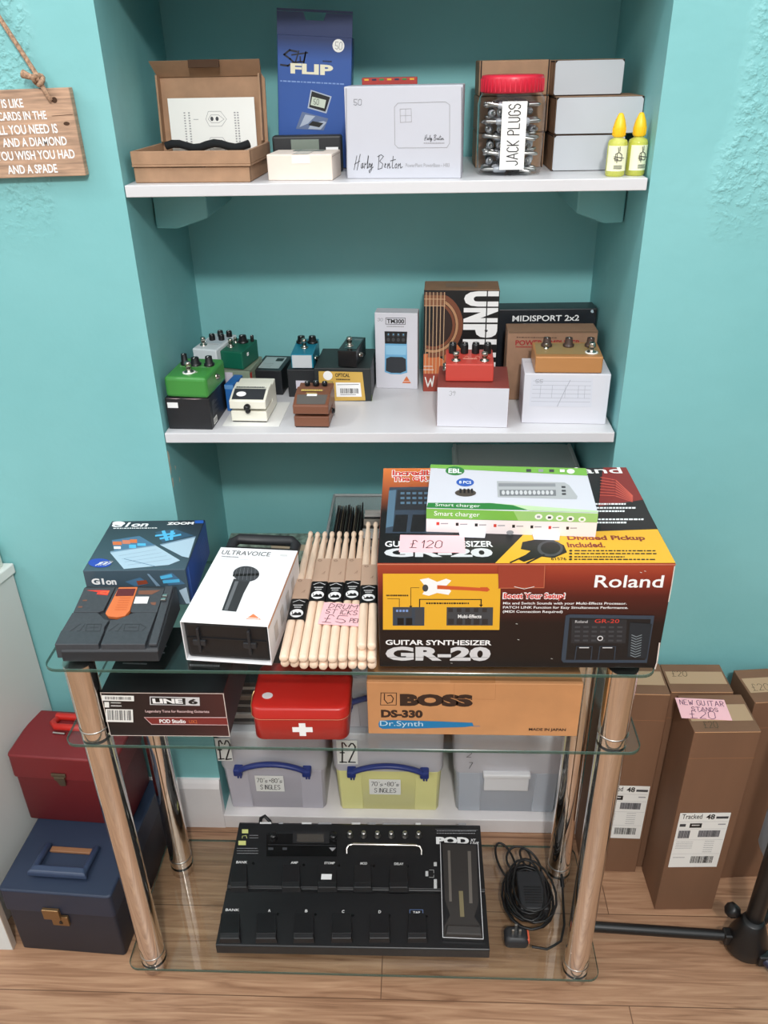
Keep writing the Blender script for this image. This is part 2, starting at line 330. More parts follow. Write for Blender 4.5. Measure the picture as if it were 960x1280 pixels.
# white unit at the left edge
g = G(); CW = mat('cabinet_white', (205, 208, 205), .4)
F = Face((0, 0, .0), (1, 0, 0), (0, 1, 0), 1, 1)
cab = thing('low_cabinet', 'low white cabinet at the left edge behind the red and blue cases', 'cabinet', (-.748, 1.32, 0))
g.hexa([(-.5, -.31, 0), (-.080, -.31, 0), (.004, -.002, 0), (-.5, -.002, 0), (-.5, -.31, .712), (-.080, -.31, .712), (.004, -.002, .712), (-.5, -.002, .712)], CW, .002); g.build('body', cab)
g = G(); g.hexa([(-.5, -.33, .7125), (-.079, -.33, .7125), (.010, -.001, .7125), (-.5, -.001, .7125), (-.5, -.33, .7355), (-.079, -.33, .7355), (.010, -.001, .7355), (-.5, -.001, .7355)], mat('worktop_white', (228, 230, 226), .3), .003); g.build('worktop', cab)
ca = math.atan2(.084, .308); cab.rotation_euler = (0, 0, -ca)          # the unit stands slightly askew: its own axes follow its right side
for o in cab.children: o.data.transform(Matrix.Rotation(ca, 4, 'Z'))
g = G(); g.box(-1.24, -.776, .994, 1.0085, .0, .18, mat('plinth_white', (220, 226, 226), .3), .001); g.box(-.7758, -.7745, .994, 1.0085, 0, .18, mat('plinth_edge', (196, 180, 166), .5)); struct(g.build('trim_5'))
g = G(); g.loft([(0, .10, .05, .012), (.045, .10, .05, .012), (.055, .092, .044, .012), (.058, .08, .035, .01)], mat('warm_white_plastic', (230, 228, 216), .4)); tag(g.build('plastic_tub', None, (-.804, 1.292, .736)), 'small cream white tub standing on the low cabinet against the teal wall', 'tub')

# hanging wooden sign
WOOD = mat('sign_wood', (172, 140, 116), .7, var=.16, scale=18, stretch=(1.2, 1, 14)); ROPE = mat('jute_rope', (158, 126, 102), .9, var=.25, scale=300)
sg = thing('wooden_sign', 'rustic wooden sign with white lettering hanging by rope at upper left', 'sign', (-.606, 1.322, 1.4366), (0, math.radians(-.9), 0))
g = G(); g.box(-.157, .157, -.016, -.001, 0, .1185, WOOD, .0015)
F = Face((.157 - 415 * .000287, -.016, .1185 + 490 * .000254), (1, 0, 0), (0, 0, 1), 1, 1)
k = .000287; kv = .000254
for t, x1, y0, y1, n in (('LIFE IS LIKE', 165, 537, 583, 12), ('CARDS IN THE', 272, 603, 648, 12), ('ALL YOU NEED IS', 315, 672, 722, 15), ('AND A DIAMOND', 350, 740, 788, 13), ('YOU WISH YOU HAD', 378, 810, 860, 16), ('AND A SPADE', 270, 886, 935, 11)):
    ww = text_mesh(t, .02)[2] * (y1 - y0) * kv / k * .72
    g.tx(F, t, (x1 - ww) * k, -y0 * kv, x1 * k, -y1 * kv, WHITE, bold=.02)
g.oval(F, 352 * k, -664 * kv, 384 * k, -684 * kv, KDARK); g.oval(F, 316 * k, -535 * kv, 344 * k, -566 * kv, KDARK); g.line(F, [(300 * k, -632 * kv), (410 * k, -628 * kv)], .0006, KDARK)
g.build('board', sg)
for sx in (1, -1):
    g = G(); hx = .128 * sx
    pts = [(hx, -.019, .103), (hx - .002 * sx, -.024, .112), (hx - .010 * sx, -.018, .126), (hx - .014 * sx, -.013, .134), (hx - .062 * sx, -.010, .228), (.004 * sx, -.008, .345)]
    g.tube(pts, .0034, ROPE, 8); rp = g.build('rope', sg)
    g = G()
    kp = [(hx - .012 * sx + .006 * math.cos(a), -.018 + .005 * math.sin(a * 2), .129 + .006 * math.sin(a)) for a in [i * 2 * PI / 14 for i in range(14)]]
    g.tube(kp, .0038, ROPE, 8, True); g.tube([(hx - .010 * sx, -.018, .130), (hx - .022 * sx, -.02, .134), (hx - .033 * sx, -.018, .138)], [.0036, .004, .006], ROPE); g.build('knot', rp)
g = G(); g.lathe([(.001, 0), (.0015, 0), (.0015, .012), (.004, .0125), (.004, .014)], STEEL, 10, Matrix.Translation((0, 0, .345)) @ Matrix.Rotation(PI / 2, 4, 'X')); g.build('nail', sg)

# ================================================================== upper shelf
Z1 = 1.4227
def sticker(parent, F, u0, v0, u1, v1, m=WHITE, name='price_sticker', oval=False, txt=None, off=.001):
    g = G(); F2 = Face(F.P(u0, v0), F.U, F.V, u1 - u0, v1 - v0); a, b = u1 - u0, v1 - v0
    if oval: g.prism(F2, [(a / 2 + a / 2 * math.cos(2 * PI * i / 18), b / 2 + b / 2 * math.sin(2 * PI * i / 18)) for i in range(18)], off, m)
    else: g.prism(F2, [(0, 0), (a, 0), (a, b), (0, b)], off, m)
    g.lay = off + .0002
    if txt: g.ink(F2, txt, a * .22, b * .78, a * .78, b * .22, mat('pencil_ink', (120, 122, 128), .6), .0007)
    return g.build(name, parent)

# flat mailer boxes
def mailer_base(g, w_, d, h):
    t = .003
    g.box(-w_ / 2, w_ / 2, 0, d, 0, t, KRAFT)
    g.box(-w_ / 2, w_ / 2, 0, t, t, h, KRAFT, .0008); g.box(-w_ / 2, w_ / 2, d - t, d, t, h, KRAFT, .0008)
    g.box(-w_ / 2, -w_ / 2 + t * 1.6, t, d - t, t, h, KRAFT, .0008); g.box(w_ / 2 - t * 1.6, w_ / 2, t, d - t, t, h, KRAFT, .0008)
cx, cy, a = put(-.388, -.205, 1.345, 1.335)
g = carton(.183, .145, .0235, KRAFT, .002); F = faces(.183, .145, .0235)[0]; g.pr(F, .06, .0235, .115, .022, KDARK); Fr = faces(.183, .145, .0235)[3]; g.pr(Fr, .002, .0225, .004, .001, KDARK)
tag(g.build('mailer_box', None, (cx, cy, Z1), a), 'flat closed brown mailer box under the open one at the left of the upper shelf', 'box')
mb = thing('mailer_box', 'open brown mailer box with raised lid and white leaflet on the upper shelf', 'box', (cx + .0015, cy - .004, Z1 + .0238), a)
g = G(); mailer_base(g, .186, .145, .022); Fr = faces(.186, .145, .022)[3]; g.pr(Fr, .003, .0215, .005, .001, KDARK); g.build('tray', mb)
g = G(); M = Matrix.Translation((0, .143, .003)) @ Matrix.Rotation(math.radians(-7), 4, 'X')
g.prism(Face((-.091, 0, 0), (1, 0, 0), (0, 0, 1), 1, 1), [(0, .02), (.012, .004), (.17, .004), (.182, .02), (.182, .112), (.176, .120), (.006, .120), (0, .112)], .003, KRAFT, 0, M)
g.box(-.086, -.083, -.018, -.003, .02, .118, KRAFT, 0, 2, M); g.box(.083, .086, -.018, -.003, .02, .118, KRAFT, 0, 2, M)
g.hexa([(-.086, -.006, .116), (.086, -.006, .116), (.086, -.003, .116), (-.086, -.003, .116), (-.090, -.030, .136), (.090, -.030, .136), (.090, -.027, .137), (-.090, -.027, .137)], KRAFT, 0, 2, M)
g.box(-.025, .025, -.0325, -.028, .126, .137, KDARK, 0, 2, M); g.build('lid', mb)
lf = thing('leaflet', 'white instruction leaflet with diagrams standing in the open mailer box', 'leaflet', (cx + .011, cy + .127, Z1 + .0275), (math.radians(-5), 0, a))
g = G(); g.box(-.072, .072, -.0008, .0008, 0, .085, PAPER); F = Face((-.072, -.0008, 0), (1, 0, 0), (0, 0, 1), .144, .085, [(170, 392), (453, 390), (452, 522), (172, 522)])
for y in (440, 500):
    for r_ in (0, 8): g.line(F, [(300 + r_, y - 18 + r_), (340 - r_, y - 18 + r_), (358 - r_, y), (340 - r_, y + 16 - r_), (300 + r_, y + 16 - r_), (290 + r_, y), (300 + r_, y - 18 + r_)], .0006, GREYL)
    g.oval(F, 305, y - 6, 315, y + 4, GREYD); g.oval(F, 322, y - 6, 332, y + 4, GREYD); g.line(F, [(250, y), (265, y)], .0008, GREYL)
for x in (220, 235, 385, 395):
    for y in range(425, 515, 6): g.line(F, [(x, y), (x + 3, y)], .0016, GREYL)
g.build('sheet', lf)
g = G(); pts = [(-.07 + .14 * i / 12, .0, .016 + .0035 * math.sin(i * 1.1)) for i in range(13)]; g.tube(pts, .0062, mat('black_fabric', (18, 22, 26), .9), 8)
tag(g.build('fabric_pouch', None, (cx + .004, cy + .108, Z1 + .0275), a), 'rolled black fabric pouch in the open mailer box', 'pouch')

# blue tuner box, black tuner unit, cream box
NAVY = ramp_mat('blue_card', 2, [(0, (44, 84, 158)), (.7, (46, 84, 156)), (.82, (24, 44, 92)), (1, (20, 38, 82))], .4, 0, .235)
cx, cy, a = put(-.186, -.0655, 1.498, 1.498)
h = .198; g = carton(.1205, .045, h, NAVY); F = Face((-.06, 0, 0), (1, 0, 0), (0, 0, 1), .12, .235, [(555, 45), (787, 45), (772, 600), (540, 600)])
g.prism(Face((-.060, .002, h), (1, 0, 0), (0, 0, 1), .12, .04), [(0, 0), (.12, 0), (.12, .033), (.078, .033), (.074, .022), (.046, .022), (.042, .033), (0, .033)], .0012, NAVY)
g.prism(Face((-.060, .002, h), (1, 0, 0), (0, 0, 1), .12, .04), [(0, .0335), (.12, .0335), (.12, .037), (0, .037)], .0012, NAVY)
SK = mat('black_script', (14, 20, 40), .4)
g.line(F, [(612, 188), (590, 184), (572, 200), (590, 214), (602, 226), (582, 238), (560, 236)], .0028, SK); g.line(F, [(618, 186), (606, 226), (618, 222)], .0022, SK); g.line(F, [(596, 200), (645, 190)], .0022, SK); g.line(F, [(622, 205), (622, 222), (632, 222), (640, 188), (632, 228)], .0022, SK)
CREAMP = mat('cream_print', (226, 222, 196), .45); LBL = mat('pale_blue_print', (120, 150, 205), .5)
g.tx(F, 'FLIP', 590, 228, 724, 264, CREAMP, .045); g.fuzz(F, 556, 288, 758, 296, LBL); g.fuzz(F, 692, 212, 720, 220, SK)
PB = mat('device_print', (168, 178, 196), .45)
g.pp(F, [(652, 318), (718, 338), (700, 400), (640, 384)], PB); g.pp(F, [(655, 323), (713, 341), (697, 394), (645, 380)], BLACK); g.pp(F, [(656, 342), (700, 352), (694, 382), (650, 372)], mat('lcd_print', (196, 206, 190), .4)); g.ink(F, '50', 660, 350, 676, 370, GREYD, .0008)
g.pp(F, [(622, 398), (706, 418), (690, 462), (600, 462)], mat('device_shadow_print', (96, 112, 146), .4)); g.pp(F, [(632, 408), (664, 412), (640, 440), (612, 455)], PB); g.pp(F, [(690, 428), (700, 432), (680, 460), (640, 460), (650, 440)], PB); g.pp(F, [(655, 430), (690, 436), (676, 452), (640, 446)], BLACK)
bt = tag(g.build('tuner_box', None, (cx + .001, cy, Z1 + .0040), (0, math.radians(3.6), a)), 'tall blue box with hang tab behind the cream box on the upper shelf', 'box')
bt.scale = (1, 1, .972); u, v = F.q(742, 161); sticker(bt, F, u - .0095, v - .0095, u + .0095, v + .0095, PAPER, 'price_sticker', True, '50')
t = thing('tuner_unit', 'black tuner with grey display standing behind the cream box', 'tuner', (-.129, 1.449, Z1))
g = G(); g.box(-.057, .057, 0, .022, 0, .056, BPL2, .004, 3); g.build('body', t)
g = G(); g.box(-.026, .02, -.0012, .002, .030, .05, mat('lcd_grey', (118, 128, 118), .3), .0005); g.build('display', t)
F = Face((-.057, 0, 0), (1, 0, 0), (0, 0, 1), .114, .056); sticker(t, F, .088, .026, .108, .038)
cx, cy, a = put(-.180, -.079, 1.352, 1.342)
CRM = mat('cream_card', (226, 212, 200), .6, var=.02, scale=20); g = carton(.102, .072, .0375, CRM, .0015)
F, T, Lf, Rt = faces(.102, .072, .0375, [(508, 523), (730, 530), (730, 622), (512, 622)]); TAPE = mat('clear_tape', (238, 228, 220), .15)
g.pr(F, 598, 528, 660, 560, TAPE); g.pr(T, .04, .072, .066, 0, TAPE); g.pr(Rt, .0, .034, .072, .0335, mat('card_seam', (150, 130, 112), .8))
g.pr(T, .03, .066, .08, .045, mat('grey_green_label', (120, 128, 120), .6))
tag(g.build('cream_box', None, (cx, cy, Z1), a), 'small cream taped box in front of the black tuner on the upper shelf', 'box')

# white box with signature lettering
def script(g, F, x0, y0, x1, y1, m, w_):
    W = x1 - x0; H = y1 - y0
    L = [[(.0, 1), (.03, .55), (.06, .05)], [(.06, 1.02), (.09, .55), (.13, -.05)], [(.01, .62), (.12, .42)], [(.19, .55), (.155, .62), (.145, .85), (.165, .9), (.185, .6), (.185, .86), (.2, .8)], [(.215, .9), (.225, .55), (.235, .66), (.258, .58)], [(.27, .9), (.30, .1), (.295, .05), (.275, .55), (.28, .88), (.295, .82)],
         [(.305, .76), (.33, .62), (.315, .56), (.305, .82), (.335, .8)], [(.345, .58), (.345, .84), (.375, .58)], [(.38, .56), (.36, 1.0), (.32, 1.2), (.31, 1.05), (.40, .8)],
         [(.52, .02), (.50, .95)], [(.49, .12), (.56, -.02), (.61, .1), (.53, .42), (.595, .6), (.575, .88), (.49, .97)], [(.63, .76), (.66, .62), (.645, .56), (.63, .82), (.665, .82)], [(.69, .9), (.70, .58), (.70, .75), (.73, .56), (.735, .88), (.755, .8)], [(.81, .08), (.785, .8), (.80, .9), (.82, .84)], [(.75, .4), (.86, .3)], [(.87, .58), (.845, .72), (.85, .88), (.88, .84), (.885, .64), (.87, .58)], [(.91, .9), (.92, .58), (.92, .74), (.955, .56), (.96, .88), (1, .78)]]
    o = g.up()
    for p in L: g.line(F, [(x0 + a * W, y0 + b * H) for a, b in p], w_, m, o)
cx, cy, a = put(-.058, .118, 1.362, 1.346)
g = carton(.1765, .075, .1275, mat('cool_white_card', (188, 190, 199), .5), .0012); F, T, Lf, Rt = faces(.1765, .075, .1275, [(36, 250), (378, 247), (372, 525), (44, 527)])
g.line(F, [(192, 300), (328, 297), (340, 306), (340, 420), (332, 433), (192, 434), (183, 424), (182, 312), (192, 300)], .0007, GREYL); g.line(F, [(198, 318), (230, 317), (231, 356), (199, 358), (198, 318)], .0006, GREYL); g.line(F, [(198, 338), (231, 337)], .0005, GREYL); g.line(F, [(214, 318), (214, 357)], .0005, GREYL)
script(g, F, 268, 395, 324, 412, GREYD, .0006); g.fuzz(F, 266, 417, 326, 422, GREYL); script(g, F, 64, 455, 205, 500, BLACK, .0008); g.tx(F, 'PowerPlant PowerBase - HB3', 214, 480, 340, 491, GREYL, .0)
g.ink(F, '50', 64, 288, 86, 306, mat('pencil_ink'), .0007); SEAM = mat('white_card_seam', (120, 120, 128), .8)
g.pr(Lf, .0, .1265, .075, .1245, SEAM); g.pr(Lf, .066, .12, .0675, 0, SEAM); g.pr(F, 373, 255, 376, 520, SEAM); g.pr(F, 42, 255, 43.6, 525, SEAM)
tag(g.build('white_carton', None, (cx, cy, Z1), a), 'white box with black signature lettering in the middle of the upper shelf', 'box')
g = carton(.088, .028, .1365, mat('red_patterned_card', (170, 50, 42), .5)); T = faces(.088, .028, .1365)[1]; F = faces(.088, .028, .1365)[0]
for i in range(7): g.pr(F, .004 + i * .012, .135, .011 + i * .012, .1325, (YEL, mat('navy_print', (28, 34, 70), .5), DGREEN)[i % 3])
tag(g.build('red_box', None, (.007, 1.462, Z1)), 'red patterned box peeking up behind the white signature box', 'box')

# sweet jar of jack plugs
JX, JY = .196, 1.41
jar = thing('plastic_jar', 'clear jar with red lid and handwritten jack plug label on the upper shelf', 'jar', (JX, JY, Z1))
JG = glass_mat('clear_jar_plastic', (.97, .985, .99, 1), 1.42, .03)
g = G(); g.loft([(.0005, .088, .088, .03), (.004, .098, .098, .032), (.05, .101, .101, .033), (.098, .101, .101, .033), (.108, .097, .097, .04), (.116, .088, .088, .043), (.1185, .088, .088, .0439)], JG, None, 6, True, (True, False)); g.build('body', jar)
g = G(); RL = mat('red_lid_plastic', (206, 40, 62), .35); g.lathe([(.044, .114), (.0475, .1145), (.0475, .134), (.046, .1375), (.04, .1385)], RL, 40)
for i in range(40): a = 2 * PI * i / 40; g.box(-.0009, .0009, .0470, .0483, .116, .133, RL, 0, 2, Matrix.Rotation(a, 4, 'Z'))
g.build('lid', jar)
g = G(); g.box(-.0185, .0185, -.0518, -.0512, .010, .104, PAPER); F = Face((.0185, -.0518, .010), (0, 0, 1), (-1, 0, 0), .094, .037); g.ink(F, 'JACK PLUGS', .006, .027, .09, .010, INK, .0014, 0); g.build('jar_label', jar)
def plug_mesh(m):
    g = G(); M = Matrix.Rotation(PI / 2, 4, 'Y') @ Matrix.Translation((0, 0, -.018))
    g.lathe([(.003, 0), (.0052, .002), (.0052, .018), (.0036, .020)], m, 10, M); g.lathe([(.003, .02), (.003, .034), (.0022, .036), (.0008, .038)], STEEL, 10, M); return g
pm = [plug_mesh(mat('plug_black', (20, 20, 22), .4)), plug_mesh(mat('plug_steel', (196, 198, 204), .4, .6)), plug_mesh(mat('plug_grey', (178, 180, 186), .5))]
prot = []
for i, lab in enumerate(('black jack plug loose in the clear jar', 'shiny metal jack plug loose in the clear jar', 'grey jack plug loose in the clear jar')):
    prot.append(tag(pm[i].build('jack_plug'), lab, 'jack plug', 'jack plugs in the jar ' + ('black', 'metal', 'grey')[i]))
used = set()
for lay in range(9):
    for k in range(5):
        for e in (-1, 1):
            if (lay, k, e) in {(8, 0, 1), (8, 4, -1), (8, 2, 1), (7, 0, -1)}: continue
            i = random.choice((0, 1, 1, 1, 2, 2)); o = prot[i]
            if i in used: o = prot[i].copy(); C.objects.link(o)
            used.add(i); ang = (PI / 2 if lay % 2 else 0) + random.uniform(-.22, .22); ax = V((math.cos(ang), math.sin(ang), 0)); bx = V((-ax.y, ax.x, 0))
            p = V((JX, JY, Z1 + .0085 + lay * .0112)) + ax * (e * (.0225 if k in (1, 2, 3) else .0195)) + bx * ((k - 2) * .0158); o.location = p
            o.rotation_euler = (0, random.uniform(-.2, .2), ang + (PI if e < 0 else 0))

# kraft and white boxes stacked behind the jar
WEND = mat('white_box_end', (184, 188, 194), .5)
def endbox(w_, d, h, white, lab, loc, a):
    g = carton(w_, d, h, KRAFT, .002); F, T, Lf, Rt = faces(w_, d, h); DK = mat('box_edge_gap', (34, 28, 26), .9)
    g.lay = .0004
    if white:
        g.pr(F, 0.0005, h - .0005, w_ - .0005, .0005, DK)
        F2 = Face((-w_ / 2, 0, 0), (1, 0, 0), (0, 0, 1), w_, h); q = .003
        g.prism(F2, [(q, .001), (w_ - q, .001), (w_ - .001, q), (w_ - .001, h - q * 1.5), (w_ - q * 1.5, h - .001), (q * 1.5, h - .001), (.001, h - q * 1.5), (.001, q)], .0015, WEND)
        g.pr(Lf, d - .006, h - .001, d - .004, .001, DK); g.pr(Lf, 0, h - .001, d, h - .003, DK)
    else: g.pr(F, w_ - .004, h, w_ - .002, 0, DK); g.pr(F, .002, h, .004, 0, DK)
    tag(g.build('parts_box', None, loc, a), lab, 'box', 'small parts boxes behind the jar')
zz = [Z1, Z1 + .0535, Z1 + .107]
endbox(.112, .10, .0527, True, 'white ended box, lowest of its stack behind the yellow bottles', (.322, 1.418, zz[0]), 0)
endbox(.134, .10, .0527, True, 'white ended box, middle of its stack, above the yellow bottles', (.3325, 1.416, zz[1]), 0)
endbox(.108, .10, .0490, True, 'white ended box on top of its stack beside the kraft ended one', (.317, 1.445, zz[2]), math.radians(3))
endbox(.112, .10, .0527, False, 'kraft ended box at the bottom behind the red lidded jar', (.204, 1.475, zz[0]), 0)
endbox(.114, .10, .0527, False, 'kraft ended box in the middle of the stack behind the jar', (.205, 1.474, zz[1]), 0)
endbox(.112, .10, .0500, False, 'kraft ended box on top of the stack behind the jar lid', (.205, 1.472, zz[2]), 0)

# two bottles of yellow oil
OIL = mat('yellow_oil', (226, 228, 96), .12, alpha=.62); CAPY = mat('yellow_cap', (246, 196, 32), .4); LOIL = mat('oil_label', (240, 240, 206), .45)
for i, (x, y, lab) in enumerate(((.352, 1.350, 'yellow capped oil bottle, the left one at the end of the upper shelf'), (.3835, 1.356, 'yellow capped oil bottle beside the alcove wall, right of its twin'))):
    b = thing('oil_bottle', lab, 'bottle', (x, y, Z1), i * .35, 'yellow oil bottles')
    g = G(); g.lathe([(.0125, 0), (.0145, .002), (.0145, .046), (.013, .05), (.007, .053), (.007, .056)], OIL, 24); g.build('body', b)
    g = G(); g.lathe([(.0085, .0545), (.0095, .056), (.0095, .068), (.0075, .076), (.0042, .084), (.003, .086), (.0015, .0865)], CAPY, 20)
    for k in range(16): g.box(-.0006, .0006, .0093, .0099, .057, .067, CAPY, 0, 2, Matrix.Rotation(k * PI / 8, 4, 'Z'))
    g.build('nozzle_cap', b)
    g = G(); n = 16; r = .01465; vs = []
    for k in range(n + 1): a = -PI / 2 - 1.25 + 2.5 * k / n; vs += [(r * math.cos(a), r * math.sin(a), .008), (r * math.cos(a), r * math.sin(a), .043)]
    g.add(vs, [(2 * k, 2 * k + 2, 2 * k + 3, 2 * k + 1) for k in range(n)], LOIL, True)
    F = Face((-.008, -.0156, .008), (1, 0, 0), (0, 0, 1), .016, .035)
    for p in ([(.006, .033), (.0075, .026), (.003, .024), (.003, .015), (.0125, .015), (.0125, .023), (.0085, .026)], [(.001, .0205), (.0155, .0185)], [(.0085, .034), (.009, .028)], [(.0055, .024), (.006, .012)], [(.001, .018), (.0075, .0165)]): g.line(F, p, .0009, INK)
    for v in (.008, .006, .004): g.line(F, [(.002, v), (.014, v)], .0008, GREYD)
    g.build('bottle_label', b)

# ================================================================== lower shelf: pedals and their boxes
Z2 = 1.0092
KNOB = mat('knob_black', (20, 20, 22), .35); SWM = mat('footswitch_metal', (196, 190, 180), .22, 1)
def knob(parent, x, y, z, r=.0055, h=.012, m=None, skirt=False):
    g = G(); pr = [(r, 0), (r, h * .75), (r * .86, h), (0.0004, h)]
    if skirt: pr = [(r * 1.25, 0), (r * 1.25, h * .25), (r * .95, h * .3), (r * .8, h), (.0004, h)]
    g.lathe(pr, m or KNOB, 16); g.box(-.0005, .0005, -r * .8, 0, h, h + .0005, WHITE); g.build('knob', parent, (x, y, z))
def switch(parent, x, y, z, r=.0055, h=.013, washer=None):
    g = G(); g.lathe([(r * 1.5, 0), (r * 1.5, .0016), (r * .8, .002), (r * .8, h * .5), (r, h * .5), (r, h * .92), (r * .8, h), (.0003, h)], SWM, 16)
    if washer: g.lathe([(r * 2.0, .0), (r * 2.0, .0012), (.0004, .0012)], washer, 18)
    g.build('footswitch', parent, (x, y, z))
def jack(parent, x, y, z, sx, m=SWM):
    g = G(); g.lathe([(.0055, 0), (.0055, .002), (.0042, .002), (.0042, .005), (.0026, .005), (.0026, .001), (.0003, .001)], m, 14, Matrix.Rotation(PI / 2 * sx, 4, 'Y')); g.build('jack_socket', parent, (x, y, z))
def pedal(lab, loc, rot, w_, d, h, m, top=None, bev=.003, hf=.9, group='small guitar pedals on the lower shelf'):
    t = thing('guitar_pedal', lab, 'guitar pedal', loc, rot, group); g = G(); x = w_ / 2
    g.hexa([(-x, 0, .0008), (x, 0, .0008), (x, d, .0008), (-x, d, .0008), (-x, 0, h * hf), (x, 0, h * hf), (x, d, h), (-x, d, h)], m, bev, 3)
    g.box(-x + .004, x - .004, .004, d - .004, 0, .001, BPLAST)
    sl = math.atan2(h * (1 - hf), d); T = Face((-x, 0, h * hf), (1, 0, 0), (0, math.cos(sl), math.sin(sl)), w_, d); F = Face((-x, 0, 0), (1, 0, 0), (0, 0, 1), w_, h)
    if top: top(g, T, F)
    g.build('body', t); return t, T
def blackbox(lab, loc, rot, w_, d, h, m=BCARD, deco=None, cat='box', name='pedal_box', group=None):
    g = G(); g.box(-w_ / 2, w_ / 2, 0, d, 0, h, m, .0012); fs = faces(w_, d, h)
    if deco: deco(g, *fs)
    o = tag(g.build(name, None, loc, rot), lab, cat, group); return o, fs

# front left: black box, green pedal on it, blue strip box
def d1(g, F, T, Lf, Rt):
    g.line(Rt, [(.006, .055), (.11, .055)], .0006, GREYD); GP = mat('box_text_grey', (120, 124, 130), .5)
    for i in range(9): g.line(Rt, [(.014, .047 - i * .003), (.014 + .014 + .01 * ((i * 7) % 3), .047 - i * .003)], .0008, GP)
    g.pr(Rt, .012, .004, .034, .016, PAPER); g.bars(Rt, .014, .006, .032, .014, BLACK, 12)
    g.pp(F, [(.03, .0585), (.055, .0575), (.07, .0588)], mat('torn_card', (200, 170, 178), .7)); g.pp(F, [(.004, .0588), (.022, .0575), (.03, .0588)], mat('torn_card'))
o, fs = blackbox('black pedal box under the bright green pedal at the left end of the lower shelf', (-.355, 1.339, Z2), math.radians(-3), .08, .112, .059, BCARD, d1)
sticker(o, fs[0], .004, .041, .023, .051)
GRN = mat('green_enamel', (64, 138, 62), .3)
def tg(g, T, F):
    for p in ([(.012, .05), (.066, .052)], [(.012, .051), (.016, .06)], [(.05, .062), (.066, .07)], [(.02, .07), (.04, .068)]): g.line(T, p, .001, mat('pale_green_print', (170, 215, 165), .5))
    g.oval(T, .026, .018, .054, .034, mat('grey_green_plate', (138, 168, 130), .5))
t, T = pedal('bright green pedal with three black knobs on the black box at far left', (-.353, 1.337, Z2 + .0594), math.radians(-7), .078, .098, .042, GRN, tg, .006, .92)
for x, y, r, hh in ((-.022, .062, .0062, .02), (-.002, .062, .0085, .014), (.024, .062, .0075, .017)): knob(t, x, y, .0405, r, hh, None, True)
switch(t, -.001, .026, .0391, .0058, .02, mat('white_washer', (226, 228, 222), .4)); jack(t, .039, .052, .024, 1)
blackbox('blue box edge between the black box and the white pedal with black panel', (-.298, 1.424, Z2), math.radians(-8), .017, .055, .053, mat('sky_blue_card', (40, 104, 176), .4), lambda g, F, T, L, R: (g.pr(F, 0, .052, .017, .044, mat('pale_blue_edge', (96, 150, 206), .5)), g.line(R, [(.01, .05), (.01, .005)], .0008, LBL)))
# second row
blackbox('black pedal box under the white mini pedal at the back left corner', (-.357, 1.478, Z2), math.radians(-4), .062, .1, .062)
WPD = mat('white_enamel', (212, 218, 222), .35)
def tw(g, T, F): g.pr(T, .006, .085, .044, .035, mat('pale_blue_panel', (186, 198, 206), .5)); g.line(T, [(.008, .03), (.042, .03)], .0006, GREYD)
t, T = pedal('white mini pedal with black knobs in the back left corner of the lower shelf', (-.352, 1.484, Z2 + .0624), math.radians(-14), .05, .092, .042, WPD, tw, .0025, .93)
for x, y in ((-.008, .052), (.010, .056), (-.002, .076), (.016, .078)): knob(t, x, y, .041, .0058, .012)
switch(t, -.012, .022, .0395, .0048, .016); jack(t, .0255, .05, .018, 1, KNOB)
def dg(g, F, T, Lf, Rt):
    g.pr(F, .014, .0, .018, .06, mat('olive_print', (104, 112, 82), .6)); g.pr(F, .042, .022, .053, .008, BLACK); g.pr(F, .055, .022, .063, .008, RED)
    g.pr(Rt, .0, .055, .012, .004, RED); g.pp(F, [(.0, .03), (.03, .022), (.03, .02), (0, .026)], RED); g.pr(T, 0, .0, .068, .002, GREYD)
    for v in range(5): g.line(Rt, [(.02, .05 - v * .008), (.07, .05 - v * .008)], .001, mat('olive_print'))
o, fs = blackbox('grey green box under the dark green pedal', (-.302, 1.482, Z2), math.radians(-6), .068, .088, .06, mat('grey_green_card', (126, 138, 118), .55), dg)
sticker(o, fs[0], .013, .034, .034, .056, mat('lilac_label', (206, 200, 212), .6))
t, T = pedal('dark green pedal with one big black knob on the grey green box', (-.302, 1.487, Z2 + .0604), math.radians(-14), .046, .072, .039, mat('racing_green', (14, 92, 70), .4), None, .002, .9)
knob(t, .002, .052, .0377, .0085, .014, None, True); knob(t, .018, .060, .0381, .0035, .012); switch(t, -.012, .026, .036, .0045, .016); switch(t, -.012, .048, .0375, .003, .011)
g = G(); g.box(0, .001, 0, .006, 0, .006, WHITE); g.build('price_sticker', t, (.0234, .02, .022))
# white compact pedal in front, on a paper sheet
tag(G().box(-.052, .052, 0, .118, 0, .0006, PAPER).build('paper_sheet', None, (-.249, 1.352, Z2), math.radians(-2)), 'white paper sheet lying under the white compact pedal', 'paper')
def compact(lab, loc, rot, body, panel, w_, d, h, f):
    t = thing('guitar_pedal', lab, 'guitar pedal', loc, rot, 'small guitar pedals on the lower shelf'); x = w_ / 2
    X = Face((-x, 0, 0), (0, 1, 0), (0, 0, 1), d, h)
    g = G(); g.prism(X, [(0, .002), (d, .002), (d, h), (d * .62, h * .92), (d * .60, h * .40), (0, h * .40)], w_, body, .0015); g.box(-x + .002, x - .002, .002, d - .002, 0, .0022, BPLAST); g.build('body', t)
    g = G(); y0 = -.003; g.prism(Face((-x - .0005, 0, 0), (0, 1, 0), (0, 0, 1), d, h), [(y0, h * .50), (y0, h * .80), (d * .30, h * .985), (d * .66, h * 1.06), (d * .66, h * .93), (d * .585, h * .5)], w_ + .001, body, .0018)
    g.build('treadle', t)
    sl = math.atan2(h * .19, d * .30 - y0); P = Face((-x, y0, h * .80), (1, 0, 0), (0, math.cos(sl), math.sin(sl)), w_, .03)
    f(t, P, x, d, h); return t
